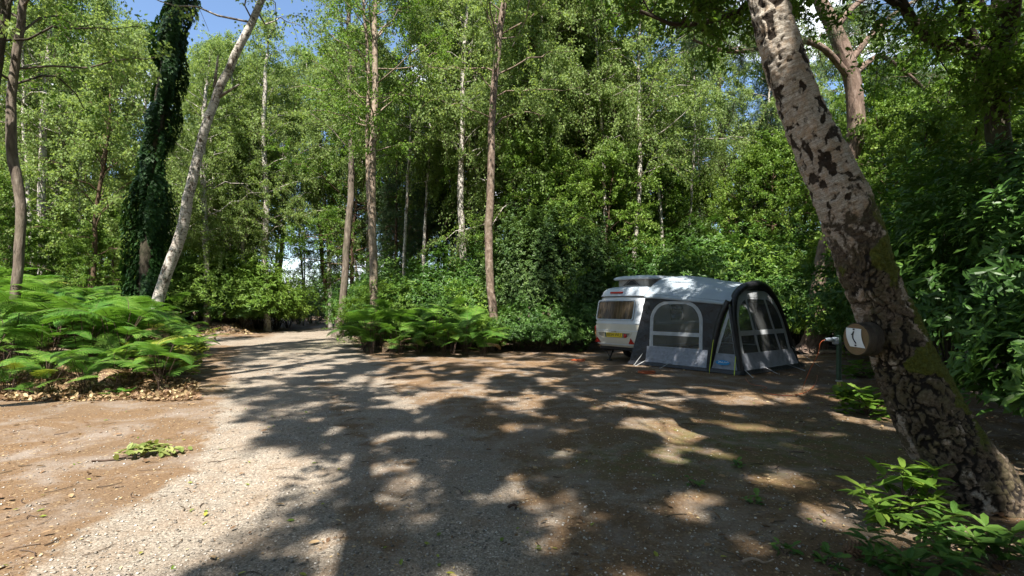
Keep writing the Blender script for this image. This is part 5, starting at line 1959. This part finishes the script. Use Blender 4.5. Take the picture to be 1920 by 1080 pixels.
def arch_loop(x0, x1, z0, z1, r, n=10):
    pts = []
    for f in np.linspace(0, 1, 9)[:-1]:
        pts.append((x0 + (x1 - x0) * f, z0))
    for f in np.linspace(0, 1, 9)[:-1]:
        pts.append((x1, z0 + (z1 - r - z0) * f))
    for k in range(n):
        a = k / n * PI / 2
        pts.append((x1 - r + r * math.cos(a), z1 - r + r * math.sin(a)))
    for f in np.linspace(0, 1, 7)[:-1]:
        pts.append((x1 - r + (x0 + r - x1 + r) * f, z1))
    for k in range(n):
        a = PI / 2 + k / n * PI / 2
        pts.append((x0 + r + r * math.cos(a), z1 - r + r * math.sin(a)))
    for f in np.linspace(0, 1, 9)[:-1]:
        pts.append((x0, z1 - r + (z0 - z1 + r) * f))
    return pts


def cast(loop, poly):
    """project loop points radially from their centre onto polygon poly"""
    c = np.mean(loop, 0)
    out = []
    pl = [np.array(q, float) for q in poly]
    for p in loop:
        d = np.array(p) - c
        best = None
        for a, b in zip(pl, pl[1:] + pl[:1]):
            e = b - a
            den = d[0] * e[1] - d[1] * e[0]
            if abs(den) < 1e-9:
                continue
            w = a - c
            t = (w[0] * e[1] - w[1] * e[0]) / den
            s_ = (w[0] * d[1] - w[1] * d[0]) / den
            if t > 0 and -1e-6 <= s_ <= 1 + 1e-6 and (best is None or t < best):
                best = t
        out.append(tuple(c + d * (best if best else 1)))
    return out


def wall_panel(fn, outline, win_o, win_i, name):
    w = empty(name)
    w.parent = awn
    mb = MB()
    ol = cast(win_o, outline)
    rg = []
    for f in np.linspace(0, 1, 5):
        rg.append([fn(a[0] * (1 - f) + b[0] * f, a[1] * (1 - f) + b[1] * f, .012 * math.sin(f * PI) * math.sin(k * 1.7)) for k, (a, b) in enumerate(zip(ol, win_o))])
    loft(mb, rg, 0)
    o_ = mb.obj('fabric', [M['black_fabric']], w, True)
    mb = MB()
    loft(mb, [[fn(a, b, .001) for a, b in win_o], [fn(a, b, .008) for a, b in win_o], [fn(a, b, .008) for a, b in win_i], [fn(a, b, -.004) for a, b in win_i]], 0)
    mb.obj('window_border', [M['pale_fabric']], w)
    mb = MB()
    mb.poly([fn(a, b, 0.0) for a, b in win_i])
    mb.obj('window_film', [M['clear_film']], w)
    return w


def mud(fn, x0, x1, z0, z1, parent, name='mud_wall', seed=0, bulge=.05, mat='grey_fabric', skew=0.0):
    mb = MB()
    nx_, nz_ = 36, 12
    gx, gz = np.meshgrid(np.linspace(0, 1, nx_), np.linspace(0, 1, nz_))
    X = x0 + (x1 - x0) * gx + skew * (1 - gz)
    Z = z0 + (z1 - z0) * gz
    w = (fbm(np.stack((gx.ravel() * 7, gz.ravel() * 3), 1), seed, 3) - .5).reshape(gx.shape) * .05
    off = .014 + bulge * (1 - gz) ** 1.5 + np.abs(w) * np.sin(PI * np.clip(gz * .9 + .08, 0, 1))
    V = np.array([fn(a, b, c) for a, b, c in zip(X.ravel(), Z.ravel(), off.ravel())])
    Fq = [(i * nx_ + j, i * nx_ + j + 1, (i + 1) * nx_ + j + 1, (i + 1) * nx_ + j) for i in range(nz_ - 1) for j in range(nx_ - 1)]
    mb.add(V, Fq, 0)
    return mb.obj(name, [M[mat]], parent, True)


NW_O = arch_loop(.16, 1.62, .47, 1.62, .48)
NW_I = arch_loop(.25, 1.53, .50, 1.55, .42)
nwall = wall_panel(near, [(-.36, .02), (1.80, .02), (2.22, 1.62), (0, 1.80)], NW_O, NW_I, 'side_wall')
mb = MB()
loft(mb, [[near(a, b, .007) for a, b in ((.25, .78), (1.53, .78))], [near(a, b, .010) for a, b in ((.25, .87), (1.53, .87))]], 0)
mb.obj('window_band', [M['pale_fabric']], nwall)
mud(near, .10, 1.76, .07, .49, nwall, seed=5)
fwall = wall_panel(farw, [(0, .02), (2.5, .02), (2.22, 1.62), (0, 1.80)], NW_O, NW_I, 'far_side_wall')
# triangular light between the two legs of the near corner
tp = empty('corner_panel')
tp.parent = awn
TO = [(1.90, .40), (2.47, .40), (2.27, 1.50)]
TI = [(2.00, .44), (2.405, .44), (2.262, 1.27)]
mb = MB()
loft(mb, [[near(a, b, .004) for a, b in TO], [near(a, b, .012) for a, b in TO], [near(a, b, .012) for a, b in TI], [near(a, b, -.002) for a, b in TI]], 0)
mb.obj('window_border', [M['pale_fabric']], tp)
mb = MB()
mb.poly([near(a, b, 0) for a, b in TI])
mb.obj('window_film', [M['clear_film']], tp)
mud(near, 1.86, 2.52, .07, .44, tp, seed=9, bulge=.03)
mb = MB()
el = [(1.97 + .0 + .17 * 1.0 * math.cos(k * PI / 12) + .19, .245 + .055 * math.sin(k * PI / 12)) for k in range(24)]
mb.poly([near(a, b, .075) for a, b in el], 0)
lg = mb.obj('badge', [M['logo_blue']], tp)
mb = MB()
for pts in ([(2.06, .275), (2.10, .26), (2.06, .235)], [(2.10, .27), (2.13, .245), (2.15, .265), (2.17, .24)], [(2.19, .24), (2.21, .265), (2.24, .245)], [(2.25, .25), (2.28, .27), (2.30, .26)]):
    S = resample(np.array([near(a, b, .078) for a, b in pts]), 8)
    tubes(mb, S[None], np.full((1, 8), .006), 5, 0)
mb.obj('script', [M['logo_white']], lg)


# front: sloping plane under the arch
def front(y, z, off=0.0):
    return (2.55 - .28 * min(1, z / 1.75) - .02 * max(0, z - 1.6) + off, y * (1.01 - .082 * z), z)


def arch_pts(n=60, grow=0.0):
    """leg, over the top, other leg, in (y,z)"""
    pts = [(.02, 0), (.06, .8), (.12, 1.35), (.30, 1.70), (.62, 1.88), (1.15, 1.99), (1.66, 2.01), (2.12, 1.91), (2.40, 1.72), (2.60, 1.38), (2.70, .8), (2.76, 0)]
    return resample(np.array(pts, float), n)


AP = arch_pts()
mb = MB()
S = np.array([front(a, b, .0) for a, b in AP])
rr_ = np.interp(np.linspace(0, 1, 60), [0, .2, .35, .5, .65, .8, 1], [.06, .065, .085, .095, .085, .065, .06])
tubes(mb, S[None], rr_[None], 12, 0)
mb.obj('front_arch', [M['black_fabric']], awn, True)
mb = MB()
S = resample(np.array([near(1.80, 0, .02), near(1.92, .6, .03), near(2.10, 1.3, .03), near(2.24, 1.62, 0)]), 20)
tubes(mb, S[None], np.full((1, 20), .070), 10, 0)
S = resample(np.array([near(2.53, 0, .02), near(2.46, .5, .03), near(2.36, 1.1, .03), near(2.28, 1.5, .0)]), 20)
tubes(mb, S[None], np.full((1, 20), .045), 10, 0)
mb.obj('corner_leg', [M['black_fabric']], awn, True)
fw = empty('front_wall')
fw.parent = awn
FO = arch_loop(.16, 2.60, .42, 1.86, .80)
FI = arch_loop(.27, 2.50, .45, 1.66, .62)
mb = MB()
outl = [tuple(q) for q in AP]
ol = cast(FO, outl)
loft(mb, [[front(a, b, -.02) for a, b in ol], [front(a, b, -.01) for a, b in FO]], 0)
mb.obj('fabric', [M['black_fabric']], fw, True)
mb = MB()
loft(mb, [[front(a, b, .0) for a, b in FO], [front(a, b, .012) for a, b in FO], [front(a, b, .012) for a, b in FI], [front(a, b, -.004) for a, b in FI]], 0)
mb.obj('window_border', [M['pale_fabric']], fw)
mb = MB()
mb.poly([front(a, b, 0) for a, b in FI])
mb.obj('window_film', [M['clear_film']], fw)
for y0, y1 in ((.92, 1.10), (1.92, 2.16)):
    mb = MB()
    q = [[front(y0 - .06 + (y1 - y0) * f - wd, z, .012 + dz) for f, z in zip(np.linspace(0, 1, 12), np.linspace(1.80, .44, 12))] for wd, dz in ((0, 0), (.05, .012), (.10, 0))]
    V = np.array(q)
    mb.add(V.reshape(-1, 3), [(i * 12 + j, i * 12 + j + 1, (i + 1) * 12 + j + 1, (i + 1) * 12 + j) for i in range(2) for j in range(11)], 0)
    mb.obj('zip_strip', [M['pale_fabric']], fw, True)
mb = MB()
loft(mb, [[front(a, b, .010) for a, b in ((.27, .84), (2.50, .84))], [front(a, b, .012) for a, b in ((.27, .95), (2.50, .95))]], 0)
mb.obj('window_band', [M['pale_fabric']], fw)
mud(lambda y, z, o_: front(y, z, o_), .10, 2.70, .07, .45, fw, seed=14, bulge=.05)
mb = MB()
loft(mb, [[front(a, b, .016) for a, b in rrloop(.98, 1.62, 1.70, 1.78, .035)], [front(a, b, .016) for a, b in rrloop(1.0, 1.60, 1.715, 1.765, .025)]], 0)
mb.obj('vent_outline', [M['black_fabric']], fw)
# black skirt on the ground
mb = MB()
sk = [(-.38, -.20), (.6, -.06), (1.8, -.06), (2.62, -.08), (2.70, 1.2), (2.72, 2.86), (2.0, 2.9)]
rings = []
q = resample(np.array(sk, float), 60, False)
cen = np.array((1.2, 1.4))
for s_, z_ in ((1.0, .012), (.985, .085), (.965, .10)):
    rings.append([(cen[0] + (a - cen[0]) * s_, cen[1] + (b - cen[1]) * s_, z_) for a, b in q])
Rg = np.array(rings)
mb.add(Rg.reshape(-1, 3), [(i * 60 + j, i * 60 + j + 1, (i + 1) * 60 + j + 1, (i + 1) * 60 + j) for i in range(2) for j in range(59)], 0)
mb.obj('ground_skirt', [M['black_fabric']], awn, True)
mb = MB()
box(mb, (1.2, 1.4, .008), (2.5, 2.7, .012), 0)
mb.obj('groundsheet', [simple('groundsheet_grey', (.05, .05, .055), .7)], awn)


def guy(p0, p1, mat='rope_grey', r=.007, sag=.0):
    mb = MB()
    p0, p1 = np.array(p0, float), np.array(p1, float)
    S = np.array([p0 + (p1 - p0) * f - np.array((0, 0, sag * math.sin(PI * f))) for f in np.linspace(0, 1, 9)])
    tubes(mb, S[None], np.full((1, 9), r), 5, 0)
    tubes(mb, np.array([[p1 + (0, 0, .03), p1 + (0, 0, -.08)]]), np.full((1, 2), .006), 5, 0)
    mb.obj('guy_rope', [M[mat]], awn)


guy(near(.02, .30, .05), (-.10, -.28, .0))
guy(near(.10, .12, .07), (.04, -.40, .0))
guy(near(.78, .12, .07), (.72, -.34, .0))
guy(near(1.95, .95, .05), near(1.93, .05, .22), 'rope_lime', .009, -.03)
guy(near(2.45, .42, .05), near(2.50, .01, .20), 'rope_lime', .010, -.04)
guy(front(.95, .12, .07), (3.0, .80, 0))
guy(front(2.0, .12, .07), (3.05, 1.98, 0))
guy(front(2.62, .5, .05), (3.0, 3.0, 0))
guy(front(.10, .12, .05), (2.9, -.15, 0))


# ------------------------------------------------------------------ hook-up post, cable, sign
def cab(pts):
    return [(a, b, h1(a, b) + .012) for a, b in pts]


px_, py_ = gp(1573, 743)
z0 = h1(px_, py_)
post = empty('hook_up_post', (px_, py_, z0))
tag(post, 'thin dark green electric hook-up post with a lime foot on the pitch edge', 'post')
mb = MB()
box(mb, (0, 0, .62), (.062, .062, .78), 0, bev=.008)
mb.obj('pole', [M['post_green']], post)
mb = MB()
box(mb, (0, 0, .10), (.05, .05, .27), 0, bev=.006)
mb.obj('foot', [M['post_lime']], post)
mb = MB()
box(mb, (0, 0, .245), (.078, .078, .03), 0, bev=.006)
mb.obj('collar', [M['grey_metal']], post)
sk_ = empty('socket_outlet', (0, 0, 0))
sk_.parent = post
mb = MB()
box(mb, (-.062, -.005, .915), (.075, .09, .12), 0, bev=.012)
mb.obj('socket_box', [M['socket_blue']], sk_)
mb = MB()
tubes(mb, np.array([[(-.10, -.01, .93), (-.17, -.012, .935), (-.24, -.014, .935)]]), np.array([[.034, .034, .026]]), 12, 0)
mb.obj('plug', [M['socket_blue']], sk_, True)
o_ = np.array((px_, py_))
pts = [(px_ - .24, py_ - .014, z0 + .935), (px_ - .31, py_ - .015, z0 + .90), (px_ - .335, py_ + .0, z0 + .75), (px_ - .33, py_ + .3, z0 + .35), (px_ - .32, py_ + .5, z0 + .05)]
gl = [gp(1532, 705), gp(1528, 722), gp(1518, 733), gp(1500, 741), gp(1480, 743), gp(1455, 741), gp(1438, 737), gp(1430, 731), gp(1438, 727), gp(1432, 724.5), gp(1415, 722), gp(1402, 716), gp(1398, 711)]
cb = [np.array(q) for q in pts] + [np.array(q) for q in cab(gl)]
c0 = np.array((px_ - .32, py_ + .5, z0))
mb = MB()
tubes(mb, (resample(np.array(cb), 150) - c0)[None], np.full((1, 150), .0042), 6, 0)
o = mb.obj('power_cable', [M['orange_cable']], None, True, tuple(c0))
tag(o, 'orange power cable snaking from the hook-up post to the awning', 'cable')
for (cx, cy), lab, n_ in ((gp(1211, 700), 'orange cable coil lying in front of the awning corner', 5), (gp(1083, 677), 'small orange cable coil by the caravan, half shaded', 3)):
    mb = MB()
    t_ = np.linspace(0, n_ * 2 * PI, 34 * n_)
    rad = .10 + .055 * np.sin(t_ * .37) + .03 * np.cos(t_ * 1.3)
    S = np.stack((rad * np.cos(t_) * 1.35, rad * np.sin(t_), .012 + .035 * (t_ / t_[-1]) + .008 * np.sin(t_ * 2.1)), 1)
    tubes(mb, S[None], np.full((1, len(t_)), .010), 6, 0)
    o = mb.obj('cable_coil', [M['orange_cable']], None, True, (cx, cy, h1(cx, cy)))
    tag(o, lab, 'cable coil')

# log slice with a numbered paper, fixed to the flank of the big birch
D_S = 3.86
c = P(1606, 636, D_S)
sign = empty('log_sign', tuple(c), R(-80))
tag(sign, 'sawn round log end with a white numbered paper on the flank of the big birch', 'sign')
sc_ = D_S / F
mb = MB()
k = 40
sil = [(30 * math.cos(a) * sc_ * (1 + .03 * math.sin(3 * a)), 31 * math.sin(a) * sc_ * (1 + .025 * math.cos(2 * a + 1))) for a in np.linspace(0, 2 * PI, k, endpoint=False)]
fr = [(x_ * .95, -.006, z_ * .95) for x_, z_ in sil]
mid_ = [(x_, .0, z_) for x_, z_ in sil]
bk = [(x_ * 1.04, .12, z_ * 1.04) for x_, z_ in sil]
loft(mb, [bk, mid_, fr], 0)
mb.add(np.array(fr), [list(range(k))], 1)
mb.obj('log_slice', [M['oak_bark'], M['cut_wood']], sign)
mb = MB()
nn = 10
rows = [[(-21 + 34 * u + 9 * v * v, 21 - 35 * v - 1.5 * u) for u in (0, .5, 1)] for v in np.linspace(0, 1, nn)]
V = np.array([[(a * sc_, -.010 - .006 * math.sin(v_ * PI), b * sc_) for a, b in row] for row, v_ in zip(rows, np.linspace(0, 1, nn))])
Fq = [(i * 3 + j, (i + 1) * 3 + j, (i + 1) * 3 + j + 1, i * 3 + j + 1) for i in range(nn - 1) for j in range(2)]
mb.add(V.reshape(-1, 3), Fq, 0)
pp = mb.obj('paper', [M['paper']], sign, True)
mb = MB()
for pts in ([(-7, 8.5), (-4, 10.5), (-2, 14.5)], [(-2.2, 14.0), (-4, 8), (-3.4, 2), (-.6, -3), (3.2, -7.5)]):
    S = resample(np.array([(a * sc_, -.0185, b * sc_) for a, b in pts]), 14)
    tubes(mb, S[None], np.full((1, 14), .0042), 6, 0)
mb.obj('handwritten_number', [M['ink_black']], pp)
mb = MB()
for a, b in ((-2.3, 18.5), (2, -11.5)):
    tubes(mb, np.array([[(a * sc_, -.012, b * sc_), (a * sc_, -.022, b * sc_)]]), np.full((1, 2), .005), 6, 0)
mb.obj('pin', [M['dark_metal']], pp)

# ------------------------------------------------------------------ camera, light, sky
cam = bpy.data.cameras.new('camera')
cam.lens = 18.0
cam.sensor_width = 36.0
cam.shift_y = (HOR - 540) / 1920
cam.clip_start = .05
cam.clip_end = 5000
co = bpy.data.objects.new('camera', cam)
co.location = (0, 0, CAM_H)
co.rotation_euler = (PI / 2, 0, 0)
col.objects.link(co)
scene.camera = co

sl = bpy.data.lights.new('sun', 'SUN')
sl.energy = 5.0
sl.angle = R(.53)
sl.color = (1.0, .94, .85)
so_ = bpy.data.objects.new('sun', sl)
so_.rotation_euler = Vector(SUN).to_track_quat('Z', 'Y').to_euler()
col.objects.link(so_)

w = bpy.data.worlds.new('World')
scene.world = w
w.use_nodes = True
nt = w.node_tree
nt.nodes.clear()
out = nt.nodes.new('ShaderNodeOutputWorld')
bg = nt.nodes.new('ShaderNodeBackground')
sky = nt.nodes.new('ShaderNodeTexSky')
sky.sky_type = 'NISHITA'
sky.sun_disc = False
sky.sun_elevation = SUN_EL
sky.sun_rotation = SUN_AZ
sky.air_density = 1.0
sky.dust_density = .5
sky.ozone_density = 3.0
tc = nt.nodes.new('ShaderNodeTexCoord')
mp = nt.nodes.new('ShaderNodeMapping')
mp.inputs['Scale'].default_value = (1, 1, 2.2)
nz = nt.nodes.new('ShaderNodeTexNoise')
nz.inputs['Scale'].default_value = 3.2
nz.inputs['Detail'].default_value = 7
nz.inputs['Roughness'].default_value = .58
rp = nt.nodes.new('ShaderNodeValToRGB')
rp.color_ramp.elements[0].position = .54
rp.color_ramp.elements[1].position = .66
mx = nt.nodes.new('ShaderNodeMix')
mx.data_type = 'RGBA'
mx.inputs[7].default_value = (9.5, 9.8, 10.2, 1)
L_ = nt.links.new
L_(tc.outputs['Generated'], mp.inputs['Vector'])
L_(mp.outputs['Vector'], nz.inputs['Vector'])
L_(nz.outputs['Fac'], rp.inputs['Fac'])
L_(rp.outputs['Color'], mx.inputs[0])
L_(sky.outputs['Color'], mx.inputs[6])
L_(mx.outputs[2], bg.inputs['Color'])
bg.inputs['Strength'].default_value = .08
L_(bg.outputs[0], out.inputs['Surface'])

scene.view_settings.view_transform = 'Standard'
scene.view_settings.look = 'None'
scene.view_settings.exposure = 1.68
scene.view_settings.gamma = 1.0
scene.render.engine = 'CYCLES'
scene.cycles.use_denoising = True
scene.cycles.denoiser = 'OPENIMAGEDENOISE'
scene.cycles.max_bounces = 8
scene.cycles.diffuse_bounces = 4
scene.cycles.glossy_bounces = 2
scene.cycles.transmission_bounces = 4
scene.cycles.transparent_max_bounces = 12
scene.cycles.sample_clamp_indirect = 4.0
scene.cycles.caustics_reflective = False
scene.cycles.caustics_refractive = False
